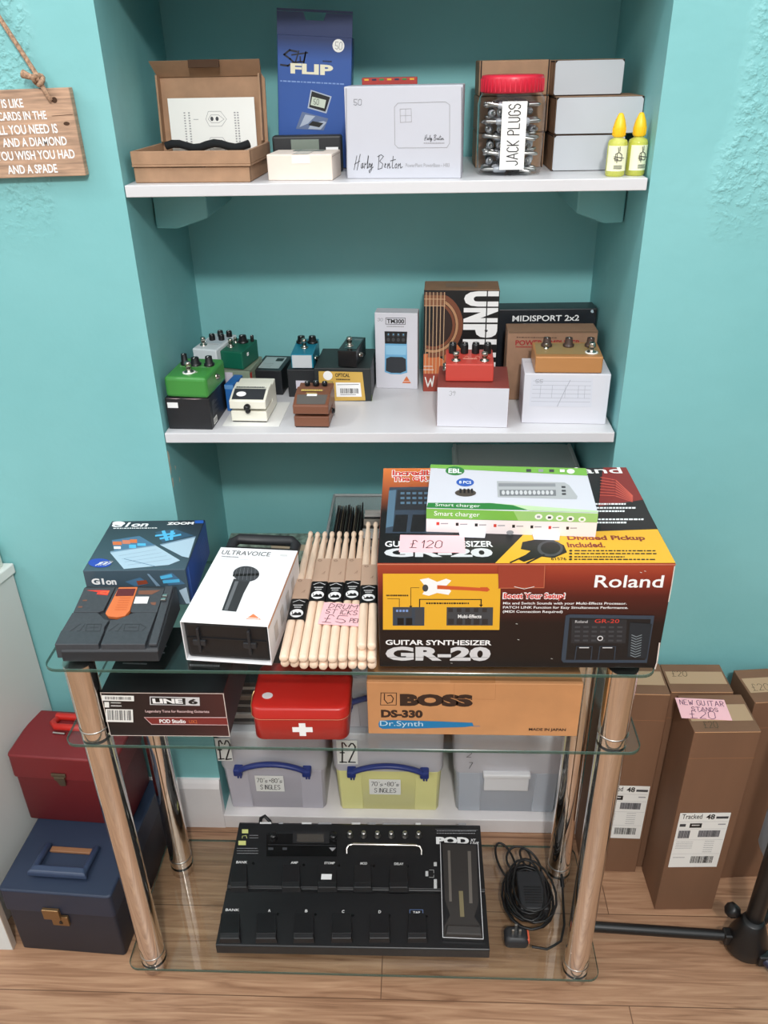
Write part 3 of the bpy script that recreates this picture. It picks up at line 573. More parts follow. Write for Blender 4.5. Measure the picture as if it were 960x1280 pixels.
def fw(t, P, x, d, h):
    g = G(); g.pr(P, .004, .034, .062, .004, mat('charcoal_panel', (48, 50, 54), .5)); g.line(P, [(.004, .037), (.062, .038)], .0007, GREYL)
    g.fuzz(P, .006, .041, .060, .036, GREYD); g.build('panel', t); sticker(t, P, .010, .012, .028, .025, WHITE, 'price_sticker', True)
    g = G(); g.lathe([(.0055, 0), (.006, .006), (.0045, .0075), (.0045, .010), (.0004, .0105)], KNOB, 16, Matrix.Rotation(PI / 2, 4, 'X')); g.build('knob', t, (.0, -.003, h * .6)); 
    g = G(); g.lathe([(.0042, 0), (.0042, .006), (.0004, .0062)], KNOB, 14, Matrix.Rotation(PI / 2, 4, 'X')); g.build('thumb_screw', t, (.001, -.003, h * .46))
compact('white compact pedal with black panel and black screw knob', (-.2535, 1.368, Z2 + .0012), math.radians(-3), mat('white_cream_enamel', (228, 226, 212), .35), None, .066, .088, .053, fw)
def fb(t, P, x, d, h):
    g = G(); g.pp(P, [(.004, .030), (.059, .030), (.057, .004), (.006, .004)], mat('rubber_grey', (88, 84, 80), .7)); g.fuzz(P, .010, .046, .050, .038, mat('gold_print', (196, 170, 92), .5)); g.fuzz(P, .020, .036, .04, .032, mat('gold_print')); g.build('rubber_pad', t)
    sticker(t, P, .022, .026, .040, .031); knob(t, 0, d * .84, h, .006, .008); knob(t, .016, d * .84, h, .005, .007); knob(t, -.016, d * .84, h, .005, .007); jack(t, x, d * .5, h * .3, 1, KNOB)
compact('brown compact pedal with grey pad in front of the gold labelled box', (-.1365, 1.3445, Z2), math.radians(-2), mat('brown_enamel', (120, 76, 56), .4), None, .063, .086, .054, fb)
# boxes of the middle row
def dA(g, F, T, Lf, Rt):
    g.pr(T, .006, .08, .048, .012, mat('silver_label', (168, 182, 182), .4)); g.lay += .0001
    for v in (.02, .03, .04): g.line(T, [(.010, v), (.03, v)], .001, GREYD)
    g.pr(T, .03, .074, .045, .055, BLACK)
o, fs = blackbox('black box with a silver label on its top', (-.2405, 1.510, Z2), math.radians(-6), .056, .09, .050, BCARD, dA)
sticker(o, fs[0], .022, .016, .042, .030, mat('lilac_label')); sticker(o, fs[0], .008, .026, .019, .032, WHITE, 'price_sticker', True)
o, fs = blackbox('black box under the teal and white mini pedal', (-.171, 1.496, Z2), math.radians(-2), .057, .088, .056)
sticker(o, fs[0], .016, .018, .039, .034, mat('lilac_label'))
def tt(g, T, F): g.pr(F, .002, .027, .040, .002, mat('silver_face', (196, 200, 204), .4)); g.lay += .0003
t, T = pedal('teal mini pedal with silver front and two black knobs', (-.169, 1.500, Z2 + .0564), math.radians(-2), .043, .084, .034, mat('teal_enamel', (22, 122, 148), .35), tt, .0015, .85)
for x in (-.010, .012): knob(t, x, .062, .0326, .0085, .013, None, True)
switch(t, .0, .034, .0308, .0052, .018); jack(t, .0215, .028, .012, 1)
GOLD = mat('gold_label', (204, 166, 82), .4)
def dO(g, F, T, Lf, Rt):
    Q = Face(F.O, F.U, F.V, F.w, F.h, [(668, 190), (907, 185), (893, 335), (672, 330)])
    g.pr(Q, 686, 203, 868, 330, GOLD); g.tx(Q, 'OPTICAL', 752, 210, 812, 228, BLACK, .03); g.fuzz(Q, 754, 233, 812, 244, BLACK); g.line(Q, [(715, 250), (740, 250), (740, 278), (715, 278), (715, 250)], .0012, mat('olive_print')); g.oval(Q, 720, 256, 736, 272, mat('olive_print'))
    g.pr(Q, 752, 252, 854, 314, WHITE); g.bars(Q, 768, 278, 842, 300, BLACK, 26); g.line(Q, [(758, 262), (846, 260)], .001, GREYD); g.line(Q, [(768, 305), (830, 305)], .001, GREYD)
    g.pr(Rt, .0, .012, .006, .0, mat('lime_edge', (150, 196, 60), .5))
o, fs = blackbox('large black box with gold barcode label in the middle of the lower shelf', (-.090, 1.474, Z2), math.radians(-2), .108, .12, .066, mat('black_card_soft', (38, 42, 42), .5), dO)
Q = Face(fs[0].O, fs[0].U, fs[0].V, fs[0].w, fs[0].h, [(668, 190), (907, 185), (893, 335), (672, 330)]); u, v = Q.q(722, 222); sticker(o, fs[0], u - .009, v - .009, u + .009, v + .009, WHITE, 'price_sticker', True)
t, T = pedal('small black pedal with side jack on the gold labelled box', (-.0805, 1.477, Z2 + .0664), math.radians(-10), .036, .078, .036, mat('black_enamel', (22, 24, 26), .25), lambda g, T, F: (g.pr(T, .010, .07, .034, .012, mat('teal_grey_panel', (52, 84, 86), .3)), g.fuzz(T, .018, .064, .032, .058, GREYL)), .0012, .9)
switch(t, -.002, .030, .0335, .0055, .017); jack(t, .018, .03, .016, 1)

# tuner box, unplugged box
def cropface(w_, h, quad): return Face((-w_ / 2, 0, 0), (1, 0, 0), (0, 0, 1), w_, h, quad)
w_, d, h = .083, .034, .152
g = carton(w_, d, h, WCARD, .001); Q = cropface(w_, h, [(53, 178), (208, 178), (212, 455), (62, 455)])
g.tx(Q, 'TM300', 98, 200, 160, 216, BLACK, .03); g.line(Q, [(94, 196), (164, 196), (164, 219), (94, 219), (94, 196)], .0009, BLACK); g.fuzz(Q, 98, 224, 160, 230, GREYL); g.ink(Q, '30', 64, 198, 82, 208, mat('pencil_ink'), .0006)
LB = mat('sky_print', (106, 168, 206), .4); g.pp(Q, [(92, 250), (170, 250), (174, 395), (150, 402), (115, 402), (92, 395)], LB); g.pp(Q, [(90, 245), (172, 245), (170, 290), (92, 290)], BLACK)
for x in (104, 122, 140, 158): g.oval(Q, x - 6, 250, x + 6, 264, GREYD); g.oval(Q, x - 6, 268, x + 6, 282, GREYD); g.oval(Q, x - 2, 253, x + 2, 259, LB)
g.pp(Q, [(94, 296), (170, 296), (168, 330), (96, 330)], mat('sky_print_pale', (140, 192, 220), .4)); g.pp(Q, [(97, 345), (112, 338), (155, 338), (168, 345), (170, 388), (150, 397), (116, 397), (96, 390)], mat('treadle_print', (40, 44, 50), .5))
g.pp(Q, [(172, 408), (188, 434), (156, 434)], ORANGE); g.line(Q, [(160, 428), (184, 427)], .0008, WHITE); T = faces(w_, d, h)[1]; g.line(T, [(.004, .006), (.079, .006)], .0005, SEAM)
tag(g.build('pedal_carton', None, put(-.030, .052, 1.545, 1.538)[:2] + (Z2,), put(-.03, .052, 1.545, 1.538)[2]), 'tall white box with a blue amp pedal printed on it beside the guitar box', 'box')
w_, d, h = .140, .07, .199
g = carton(w_, d, h, mat('tan_card', (150, 116, 90), .6, var=.04), .001); Q = cropface(w_, h, [(228, 90), (497, 88), (497, 470), (230, 470)]); T = faces(w_, d, h)[1]
g.pr(Q, 228, 90, 497, 470, BLACK); WDP = mat('guitar_wood_print', (196, 108, 62), .45); RIM = mat('rosette_print', (118, 68, 46), .5)
g.pp(Q, [(229, 325), (262, 322), (300, 345), (320, 370), (320, 400), (229, 400)], WDP); g.pp(Q, [(305, 330), (352, 288), (375, 318), (360, 380), (305, 380)], WDP); g.pr(Q, 229, 400, 300, 470, mat('red_wood_print', (150, 62, 48), .5))
def arc(cx, cy, r0, r1, a0, a1, m):
    n = 18; A = [math.radians(a0 + (a1 - a0) * i / n) for i in range(n + 1)]
    g.pp(Q, [(cx + r1 * math.cos(a), cy + r1 * 1.12 * math.sin(a)) for a in A] + [(cx + r0 * math.cos(a), cy + r0 * 1.12 * math.sin(a)) for a in A[::-1]], m)
arc(262, 218, 92, 108, -70, 100, RIM); arc(262, 218, 82, 91, -72, 106, mat('rosette_pale_print', (176, 132, 96), .5)); arc(262, 218, 70, 80, -72, 110, RIM)
arc(262, 218, 0, 68, -90, 110, mat('sound_hole_print', (44, 26, 20), .6)); g.pr(Q, 229, 98, 304, 148, mat('fretboard_print', (128, 84, 58), .5)); g.pr(Q, 229, 98, 304, 108, mat('fretboard_dark_print', (84, 54, 40), .5))
for x in (236, 249, 262, 275, 288, 301): g.line(Q, [(x, 98), (x, 400)], .0011, mat('string_print', (210, 176, 140), .4))
for y in (122, 146): g.line(Q, [(229, y), (304, y)], .0009, mat('string_print'))
for ch, y0, y1 in (('U', 93, 147), ('N', 153, 205), ('P', 212, 262), ('L', 268, 312), ('U', 318, 372)):   # tall letters turned a quarter turn clockwise
    u0, v0 = Q.q(371, y0); u1, v1 = Q.q(494, y1); F2 = Face(Q.P(u0, v0), -Q.V, Q.U, v0 - v1, u1 - u0); vs, fs, _ = text_mesh(ch, .07); o = g.up()
    g.add([F2.P(a * F2.w, b * F2.h, o) for a, b in vs], fs, WHITE)
g.line(Q, [(453, 91), (453, 400)], .0022, BLACK)
g.line(Q, [(236, 415), (246, 452), (256, 420), (262, 450), (268, 410)], .0022, PAPER); g.line(Q, [(230, 372), (262, 372)], .001, PAPER); g.line(Q, [(230, 385), (266, 385)], .001, PAPER)
g.pr(T, .04, .05, .1, .02, mat('tan_label', (136, 112, 94), .5))
a = put(.0645, .2035, 1.5255, 1.5205); tag(g.build('strings_box', None, a[:2] + (Z2,), a[2]), 'tall box printed with an acoustic guitar sound hole and big white letters', 'box')
# midi box and amplifier box
w_, d, h = .188, .048, .150
g = carton(w_, d, h, mat('black_card_blue', (28, 32, 38), .4), .0012); F, T, Lf, Rt = faces(w_, d, h); Q = cropface(w_, h, [(510, 170), (862, 163), (850, 480), (520, 480)])
g.tx(Q, 'MIDISPORT 2x2', 560, 193, 798, 218, WHITE, .015); g.oval(Q, 838, 168, 852, 182, mat('light_blue_dot', (170, 190, 200), .4)); g.pp(Q, [(846, 166), (862, 166), (858, 210)], BLACK); g.fuzz(Q, 600, 226, 760, 236, GREYL)
a = put(.2085, .3965, 1.566, 1.569); tag(g.build('interface_box', None, a[:2] + (Z2,), a[2]), 'black box with white lettering at the back right of the lower shelf', 'box')
w_, d, h = .164, .05, .134
g = carton(w_, d, h, mat('amp_card', (150, 116, 92), .6, var=.03), .0012); Q = cropface(w_, h, [(530, 232), (852, 226), (842, 500), (540, 500)])
g.tx(Q, 'POWER AMPLIFIER', 560, 265, 790, 286, mat('dark_red_print', (150, 32, 36), .5), .025); g.fuzz(Q, 562, 252, 706, 259, mat('brown_print', (92, 66, 52), .6)); g.fuzz(Q, 562, 290, 620, 297, mat('dark_red_print'))
g.pp(Q, [(532, 232), (852, 226), (850, 234), (534, 240)], mat('amp_card_dark', (112, 88, 68), .6))
a = put(.2185, .382, 1.478, 1.476); tag(g.build('amplifier_box', None, a[:2] + (Z2,), a[2]), 'brown box with red lettering behind the copper coloured pedal', 'box')
# red pedal on its box, copper pedal on its box
def dr(g, F, T, Lf, Rt): g.pr(F, .0005, .0735, .1245, .0005, WCARD); g.ink(F, '39', .021, .067, .031, .059, mat('pencil_ink'), .0006); g.line(F, [(.058, .04), (.07, .028)], .0006, mat('card_crease', (200, 200, 208), .6))
o, fs = blackbox('white fronted dark red box under the red pedal', put(.0865, .2115, 1.350, 1.343)[:2] + (Z2,), put(.0865, .2115, 1.35, 1.343)[2], .125, .112, .0745, mat('brick_red_card', (128, 58, 52), .5), dr)
REDP = mat('red_enamel', (190, 66, 56), .35)
def tr(g, T, F):
    for x in (.014, .033, .052, .071): g.line(T, [(x, .03), (x + .004, .036), (x + .008, .03)], .001, mat('pale_red_print', (240, 170, 150), .5))
    g.fuzz(T, .030, .028, .056, .020, mat('pale_red_print'))
t, T = pedal('red pedal with four black knobs on the white fronted box', (.1435, 1.372, Z2 + .0749), math.radians(-2), .084, .068, .038, REDP, tr, .002, .86)
for x in (-.03, -.009, .011, .032): knob(t, x, .05, .0368, .0068, .019)
for x in (-.024, .026): switch(t, x, .016, .034, .0055, .016)
for y in (.026, .042): jack(t, -.0418, y, .016, -1)
def dw(g, F, T, Lf, Rt):
    Q = Face(F.O, F.U, F.V, F.w, F.h, [(600, 402), (900, 402), (888, 590), (605, 590)]); PL = mat('paper_label', (204, 206, 216), .6); g.pr(Q, 625, 416, 838, 526, PL); gl = mat('label_line', (158, 160, 172), .6)
    for y in (430, 446, 462, 478, 494, 508): g.line(Q, [(632, y), (832, y)], .0006, gl)
    for x in (660, 700, 745, 790, 812): g.line(Q, [(x, 446), (x, 494)], .0006, gl)
    g.line(Q, [(722, 526), (742, 470), (760, 425)], .001, gl); g.ink(Q, '55', 640, 424, 664, 438, mat('pencil_ink'), .0006); g.line(Lf, [(.01, .0), (.03, .09)], .0006, SEAM); g.line(T, [(0.004, .06), (.144, .06)], .0006, SEAM)
o, fs = blackbox('white box with a lined paper label under the copper coloured pedal', put(.2385, .3865, 1.364, 1.357)[:2] + (Z2,), put(.2385, .3865, 1.364, 1.357)[2], .148, .084, .093, WCARD, dw)
COP = mat('copper_enamel', (182, 128, 78), .38, .15)
def tc(g, T, F): g.fuzz(T, .012, .062, .03, .057, BLACK); g.fuzz(T, .05, .062, .066, .057, BLACK); g.pp(T, [(.004, .066), (.11, .066), (.112, .012), (.002, .012)], mat('olive_copper', (150, 126, 84), .4))
t, T = pedal('copper coloured pedal with three dark knobs on the white labelled box', (.313, 1.362, Z2 + .0934), math.radians(-2), .115, .074, .033, COP, tc, .002, .9)
for x in (-.034, .004, .042): knob(t, x, .052, .0325, .0078, .015, mat('brown_knob', (64, 46, 38), .4), True)
switch(t, .040, .022, .0307, .0055, .018, mat('white_washer')); switch(t, -.036, .040, .0316, .003, .010)

# ================================================================== glass table
GL = glass_mat('table_glass', (.965, .985, .975, 1), 1.5); GE = mat('glass_edge', (52, 84, 74), .15, alpha=.85)
TX0, TX1, TY0, TY1 = -.518, .4065, .944, 1.250
tb = thing('glass_table', 'three tier clear glass table with chrome legs holding the boxed gear', 'table', ((TX0 + TX1) / 2, TY0, 0))
def pane(name, z):
    w_, d, r = TX1 - TX0, TY1 - TY0, .022; g = G(); M = Matrix.Translation((0, d / 2, 0))
    g.loft([(z - .006, w_ - .002, d - .002, r), (z - .0055, w_, d, r), (z - .0008, w_, d, r), (z, w_ - .0016, d - .0016, r)], GL, M, 6, False)
    for i, f in enumerate(g.f):
        if len(f) == 4: g.m[i] = g.mi(GE)
    g.build(name, tb)
for z in (.786, .63, .029): pane('glass_shelf', z)
LX = {-1: (-.472 - (TX0 + TX1) / 2), 1: (.363 - (TX0 + TX1) / 2)}
for sx in (-1, 1):
    for y in (.972 - TY0, 1.192 - TY0):
        g = G(); r = .0235; M = Matrix.Translation((LX[sx], y, 0))
        for z0, z1 in ((.0292, .6238), (.6302, .7798)):
            g.lathe([(r, z0), (r, z1)], CHROME, 36, M, True, False); g.lathe([(r, z1), (.0003, z1 + .00005)], STEEL, 36, M, False, False); g.lathe([(.0003, z0 - .00005), (r, z0)], STEEL, 36, M, False, False)
        lg = g.build('leg', tb)
        for z in (.048, .648):
            g = G(); g.lathe([(r, z - .0015), (r + .0008, z - .001), (r + .0008, z + .001), (r, z + .0015)], STEEL, 36, M, True, False); g.build('collar', lg)
        g = G(); g.lathe([(r * .8, 0), (r * 1.04, .002), (r * 1.04, .0228)], CHROME, 32, M); g.build('foot', lg)

# ------------------------------------------------------------------ on the top pane
ZT = .7864
# big synthesizer carton
w_, d, h = .412, .300, .185
GRB = ramp_mat('synth_box_print', 2, [(0, (20, 17, 17)), (.45, (30, 19, 18)), (.7, (78, 29, 23)), (.88, (138, 50, 35)), (1, (168, 70, 45))], .35, 0, .185)
g = carton(w_, d, h, GRB, .002); F = Face((-w_ / 2, 0, 0), (1, 0, 0), (0, 0, 1), w_, h, [(22, 356), (928, 355), (890, 683), (30, 680)]); T = Face((-w_ / 2, 0, h), (1, 0, 0), (0, 1, 0), w_, d, [(44, 62), (768, 62), (928, 355), (22, 356)])
SIL = mat('silver_print', (206, 206, 208), .35); REDX = mat('red_letter_print', (206, 58, 44), .5); TAN = mat('tape_brown', (186, 104, 76), .2); SLATE = mat('slate_print', (52, 64, 78), .45)
g.pr(F, 40, 387, 398, 561, YEL)
g.pp(F, [(152, 405), (178, 400), (205, 412), (232, 402), (248, 408), (232, 425), (248, 440), (240, 452), (205, 446), (180, 455), (160, 450), (172, 430)], WHITE); g.pp(F, [(205, 422), (340, 430), (340, 440), (205, 434)], mat('neck_print', (198, 84, 40), .5)); g.pp(F, [(336, 428), (358, 428), (366, 436), (358, 442), (336, 440)], mat('neck_print')); g.oval(F, 160, 420, 178, 442, GREYD)
g.line(F, [(150, 430), (125, 430), (125, 490)], .0008, BLACK); g.line(F, [(152, 490), (152, 466), (340, 466), (340, 486)], .0016, BLACK); g.line(F, [(90, 490), (90, 464), (54, 464)], .0008, BLACK); g.pp(F, [(334, 482), (346, 482), (340, 490)], BLACK); g.pp(F, [(120, 486), (130, 486), (125, 494)], BLACK)
g.fuzz(F, 50, 450, 120, 458, BLACK); g.fuzz(F, 172, 474, 305, 482, BLACK)
g.pr(F, 70, 490, 167, 548, SLATE); g.pr(F, 76, 494, 128, 520, GREYD); g.pr(F, 84, 524, 104, 546, BLACK); g.pr(F, 110, 524, 130, 546, BLACK); g.pr(F, 138, 494, 162, 544, GREYD)
for x in (80, 90, 100, 110): g.pr(F, x, 498, x + 7, 505, LBL)
g.pr(F, 235, 490, 377, 547, GREYD); g.tx(F, 'Multi-Effects', 270, 513, 342, 524, WHITE, .02)
for x in (240, 266, 292, 318, 344): g.pr(F, x, 526, x + 18, 544, mat('dim_print', (44, 40, 40), .5)); g.pr(F, x, 493, x + 14, 505, mat('dim_print'))
g.tx(F, 'GUITAR SYNTHESIZER', 48, 593, 375, 609, WHITE, .025); g.tx(F, 'GR-20', 48, 614, 373, 659, SIL, .05); g.line(F, [(50, 648), (372, 648)], .0006, BLACK)
g.tx(F, 'Roland', 684, 390, 893, 428, WHITE, .012); g.tx(F, 'Boost Your Setup!', 405, 443, 597, 470, WHITE, .075); g.tx(F, 'Boost Your Setup!', 408, 446, 594, 467, REDX, .03)
for t, x1, y in (('Mix and Switch Sounds with your Multi-Effects Processor.', 785, 473), ('PATCH LINK Function for Easy Simultaneous Performance.', 790, 486), ('(MIDI Connection Required)', 590, 499)): g.tx(F, t, 407, y, x1, y + 10, WHITE, .012)
g.pp(F, [(600, 515), (612, 511), (872, 515), (858, 664), (600, 664), (592, 655)], SLATE); g.pp(F, [(612, 522), (862, 526), (852, 655), (606, 655)], BPLAST); g.pr(F, 620, 528, 788, 602, mat('screen_print', (40, 42, 46), .4)); g.tx(F, 'Roland', 630, 530, 668, 538, SIL); g.tx(F, 'GR-20', 690, 526, 765, 538, REDX)
for y in (548, 562, 576, 590):
    for x in range(630, 780, 26): g.pr(F, x, y, x + 16, y + 6, GREYD)
g.oval(F, 700, 578, 718, 594, SIL); g.oval(F, 703, 581, 715, 591, BLACK)
for x in (634, 706): g.line(F, [(x, 655), (x + 4, 612), (x + 52, 612), (x + 50, 655)], .0012, SLATE); g.pr(F, x + 12, 614, x + 42, 617, SIL)
g.pp(F, [(798, 536), (866, 540), (856, 650), (796, 645)], mat('rubber_print', (30, 36, 42), .6))
for i in range(9): g.line(F, [(806, 575 + i * 8), (820, 581 + i * 8), (836, 575 + i * 8)], .0012, mat('pale_line_print', (130, 140, 146), .5))
g.pp(F, [(388, 358), (532, 357), (530, 428), (392, 430)], mat('tape_front', (150, 62, 46), .15)); g.line(F, [(392, 430), (530, 428)], .0012, TAN); g.line(F, [(500, 358), (530, 358), (530, 426)], .001, TAN); g.line(F, [(440, 425), (470, 432), (500, 425)], .0008, PAPER)
for x, y in ((455, 590), (448, 540), (560, 650), (250, 665), (820, 380), (832, 376)): g.line(F, [(x, y), (x + 5, y + 1)], .0007, PAPER)
g.line(F, [(24, 357.5), (926, 356.5)], .0016, mat('worn_edge', (196, 120, 92), .7)); g.line(F, [(923, 362), (918, 420), (912, 470)], .0014, mat('worn_edge_pale', (214, 200, 190), .8)); g.line(F, [(893, 600), (889, 660), (884, 682)], .002, mat('worn_edge_pale'))
g.lay = .0003
g.full(T, BLACK)
OR1 = ramp_mat('orange_glow_print', 1, [(0, (30, 18, 14)), (.55, (170, 84, 40)), (1, (220, 120, 50))], .4, .15, .3); g.pp(T, [(44, 62), (210, 62), (200, 150), (36, 200)], OR1)
for t, y in (('Incredible', 68), ('The GR-20', 86)): g.tx(T, t, 69, y - 1, 220, y + 18, PAPER, .08); g.tx(T, t, 71, y, 217, y + 16, REDX, .03)
g.pp(T, [(62, 120), (260, 118), (255, 262), (48, 262)], SLATE); g.pp(T, [(86, 128), (250, 128), (248, 190), (78, 190)], mat('screen_print')); g.pp(T, [(60, 130), (82, 128), (72, 240), (50, 245)], mat('slate_pale_print', (84, 112, 132), .45))
for y in (135, 150, 165): 
    for x in range(95, 185, 18): g.pr(T, x, y, x + 12, y + 7, mat('slate_pale_print'))
g.pp(T, [(80, 205), (118, 205), (112, 258), (70, 258)], BPLAST); g.pp(T, [(132, 205), (172, 205), (168, 258), (124, 258)], BPLAST)
g.tx(T, 'GUITAR SYNTHESIZER', 47, 287, 375, 305, WHITE, .02); g.tx(T, 'GR-20', 44, 309, 375, 337, SIL, .05)
g.pp(T, [(383, 356), (470, 264), (868, 250), (926, 354)], YEL); g.pp(T, [(700, 62), (768, 62), (822, 160), (690, 185)], mat('deep_red_print', (132, 34, 28), .4)); g.pp(T, [(690, 180), (822, 160), (866, 250), (700, 256)], mat('black_red_print', (44, 22, 22), .4))
for i in range(7): g.line(T, [(694, 92 + i * 9), (738, 100 + i * 8), (790, 148 + i * 3)], .0018, mat('red_streak_print', (212, 92, 74), .4))
g.tx(T, 'Roland', 520, 62, 754, 80, PAPER, .01)
for y, x1 in ((172, 776), (184, 800), (194, 770), (219, 825), (229, 780)): g.fuzz(T, 640, y - 3, x1, y + 5, WHITE)
g.pp(T, [(465, 290), (540, 275), (590, 300), (600, 322), (560, 340), (520, 335), (470, 352), (455, 345), (490, 318), (460, 312)], BLACK); g.oval(T, 510, 285, 588, 335, GREYD); g.oval(T, 520, 290, 580, 328, BLACK); g.line(T, [(430, 354), (480, 330)], .003, BLACK); g.line(T, [(480, 356), (530, 330)], .003, BLACK)
g.tx(T, 'Divided Pickup', 600, 270, 832, 288, mat('brown_red_print', (132, 52, 36), .5), .035); g.tx(T, 'Included.', 600, 291, 712, 307, mat('brown_red_print'), .035)
for i, y in enumerate((314, 323, 333, 341)): g.fuzz(T, 622, y, 868 if i != 2 else 780, y + 6, BLACK); g.oval(T, 606, y, 616, y + 6, BLACK)
g.tx(T, '61576', 552, 338, 598, 347, BLACK, .01)
a = put(-.0035, .4085, .956, .959); gr = tag(g.build('synthesizer_box', None, a[:2] + (ZT,), a[2]), 'large red and black printed synthesizer box on the right of the glass top', 'box')
ztop = ZT + h
def card(name, lab, loc, rot, w_, d, lines, m=PINK, ink=INK, tilt=0, wd=.0013):
    g = G(); g.box(-w_ / 2, w_ / 2, 0, d, 0, .0006, m); T = Face((-w_ / 2, 0, .0006), (1, 0, 0), (0, 1, 0), w_, d)
    for t, x0, y0, x1, y1 in lines: g.ink(T, t, x0 * w_, (1 - y0) * d, x1 * w_, (1 - y1) * d, ink, wd)
    return tag(g.build(name, None, loc, (tilt, 0, rot)), lab, 'price card')
card('price_card', 'pink card reading £120 lying on the big synthesizer box', (.0735, .984, ztop + .0008), math.radians(-1), .094, .047, [('£120', .16, .34, .64, .76)])
# battery charger box
w_, d, h = .246, .145, .040
g = carton(w_, d, h, WCARD, .001); T = Face((-w_ / 2, 0, h), (1, 0, 0), (0, 1, 0), w_, d, [(118, 22), (680, 30), (714, 197), (100, 175)]); F = Face((-w_ / 2, 0, 0), (1, 0, 0), (0, 0, 1), w_, h, [(100, 176), (714, 198), (708, 298), (100, 268)])
g.pp(T, [(118, 22), (680, 30), (684, 58), (500, 50), (300, 42), (115, 34)], GREEN); g.oval(T, 168, 28, 234, 60, DGREEN); g.tx(T, 'EBL', 178, 36, 224, 52, WHITE, .03)
g.oval(T, 204, 70, 266, 100, BLUE); g.tx(T, '8 PCS', 214, 80, 256, 90, WHITE, .02); g.oval(T, 198, 110, 272, 136, mat('battery_print', (74, 66, 58), .5))
for x in (214, 228, 242, 254): g.pr(T, x, 108, x + 7, 124, BLACK)
CH = mat('charger_print', (176, 178, 180), .4); g.pp(T, [(347, 80), (595, 84), (612, 95), (640, 136), (636, 146), (347, 138)], CH); g.pr(T, 352, 88, 560, 100, mat('charger_shadow_print', (140, 142, 146), .4)); g.pr(T, 355, 112, 560, 134, mat('charger_dark_print', (120, 122, 126), .4))
for i in range(12): x = 362 + i * 16; g.oval(T, x, 114, x + 12, 130, SIL)
for y in (98, 112, 124): g.pr(T, 582, y, 597, y + 7, GREYD)
g.pp(T, [(106, 158), (330, 160), (400, 168), (470, 186), (300, 182), (100, 175)], DGREEN); g.pp(T, [(300, 158), (712, 190), (714, 197), (460, 188), (400, 168)], mat('pale_green_card_print', (190, 214, 170), .45)); g.tx(T, 'Smart charger', 130, 162, 284, 176, PAPER, .0)
for x in (455, 500, 540, 580): g.pr(T, x, 36, x + 18, 46, (GREYL, GREYD, PAPER, GREYD)[(x // 40) % 4])
g.oval(T, 606, 34, 636, 52, PAPER)
g.pp(F, [(100, 177), (714, 199), (712, 236), (100, 216)], GREEN); g.pp(F, [(400, 187), (714, 199), (712, 236), (420, 228)], mat('mid_green_print', (152, 196, 118), .45)); g.tx(F, 'Smart charger', 126, 190, 282, 213, WHITE, .0)
for i, x in enumerate((478, 518, 556, 596, 640)): g.oval(F, x, 200 + i * 3, x + 28, 222 + i * 3, PAPER); g.pr(F, x + 8, 207 + i * 3, x + 20, 216 + i * 3, (GREYL, GREYD, GREEN, GREYD, GREEN)[i])
g.pp(F, [(100, 217), (712, 237), (708, 297), (100, 267)], mat('pinkish_white_card', (238, 226, 226), .5))
for i in range(8): x = 134 + i * 66; y = 230 + i * 3.2; g.pr(F, x, y, x + 10, y + 12, BLACK if i % 3 else REDX); g.pr(F, x + 15, y + 4, x + 40, y + 8, GREYL)
g.oval(F, 378, 265, 404, 283, GREYL); g.pp(F, [(222, 268), (302, 272), (300, 278), (228, 274)], SEAM)
a = put(.0655, .3115, 1.043, 1.029); ch = tag(g.build('charger_box', None, a[:2] + (ztop + .0004,), a[2]), 'green and white battery charger box lying on the big synthesizer box', 'box')
for x in (-.055, .052):
    g = G(); g.hexa([(x - .018, -.014, .0005), (x + .018, -.014, .0005), (x + .02, -.0004, .0012), (x - .02, -.0004, .0012), (x - .018, -.014, .001), (x + .018, -.014, .001), (x + .02, -.0004, .004), (x - .02, -.0004, .004)], WCARD); g.build('tuck_flap', ch)

# pedal carton at the back left and the twin pedal in front of it
w_, d, h = .170, .165, .071
G1 = ramp_mat('pedal_box_print', 1, [(0, (66, 84, 96)), (.5, (52, 70, 80)), (1, (40, 46, 56))], .35, 0, .165)
g = carton(w_, d, h, G1, .0012); T = Face((-w_ / 2, 0, h), (1, 0, 0), (0, 1, 0), w_, d, [(262, 68), (906, 66), (752, 410), (14, 428)]); F = Face((-w_ / 2, 0, 0), (1, 0, 0), (0, 0, 1), w_, h, [(14, 428), (752, 410), (765, 628), (60, 640)]); Rt = faces(w_, d, h)[3]
LAP = mat('laptop_print', (172, 196, 212), .4); LAP2 = mat('laptop_edge_print', (120, 146, 168), .4); SCR = mat('screen_blue_print', (74, 112, 142), .4)
g.pp(T, [(230, 295), (560, 245), (720, 348), (640, 380), (320, 412)], LAP); g.pp(T, [(230, 295), (232, 285), (556, 238), (560, 246)], LAP2); g.pp(T, [(250, 205), (450, 175), (552, 240), (260, 282)], SCR)
for x0, y0, x1, y1, m in ((255, 215, 320, 240, ORANGE), (325, 205, 380, 232, mat('salmon_print', (206, 122, 92), .5)), (380, 200, 430, 225, ORANGE), (260, 250, 310, 268, PAPER), (370, 238, 420, 262, mat('cyan_print', (84, 180, 224), .4)), (430, 228, 490, 246, mat('cyan_print'))): g.pr(T, x0, y0, x1, y1, m)
for i in range(4): g.line(T, [(290 + i * 20, 318 + i * 22), (560 + i * 34, 272 + i * 22)], .0007, LAP2)
g.line(T, [(330, 340), (540, 390)], .0012, SCR)
g.pp(T, [(590, 240), (836, 184), (780, 330), (735, 320)], LAP); g.pp(T, [(588, 236), (836, 180), (838, 188), (592, 243)], LAP2); g.pp(T, [(560, 150), (700, 130), (826, 176), (610, 226)], mat('screen_dim_print', (54, 84, 108), .4))
for p in ([(570, 175), (690, 160)], [(600, 195), (730, 170)], [(620, 145), (640, 205)], [(680, 145), (670, 200)]): g.line(T, p, .006, mat('cyan_print'))
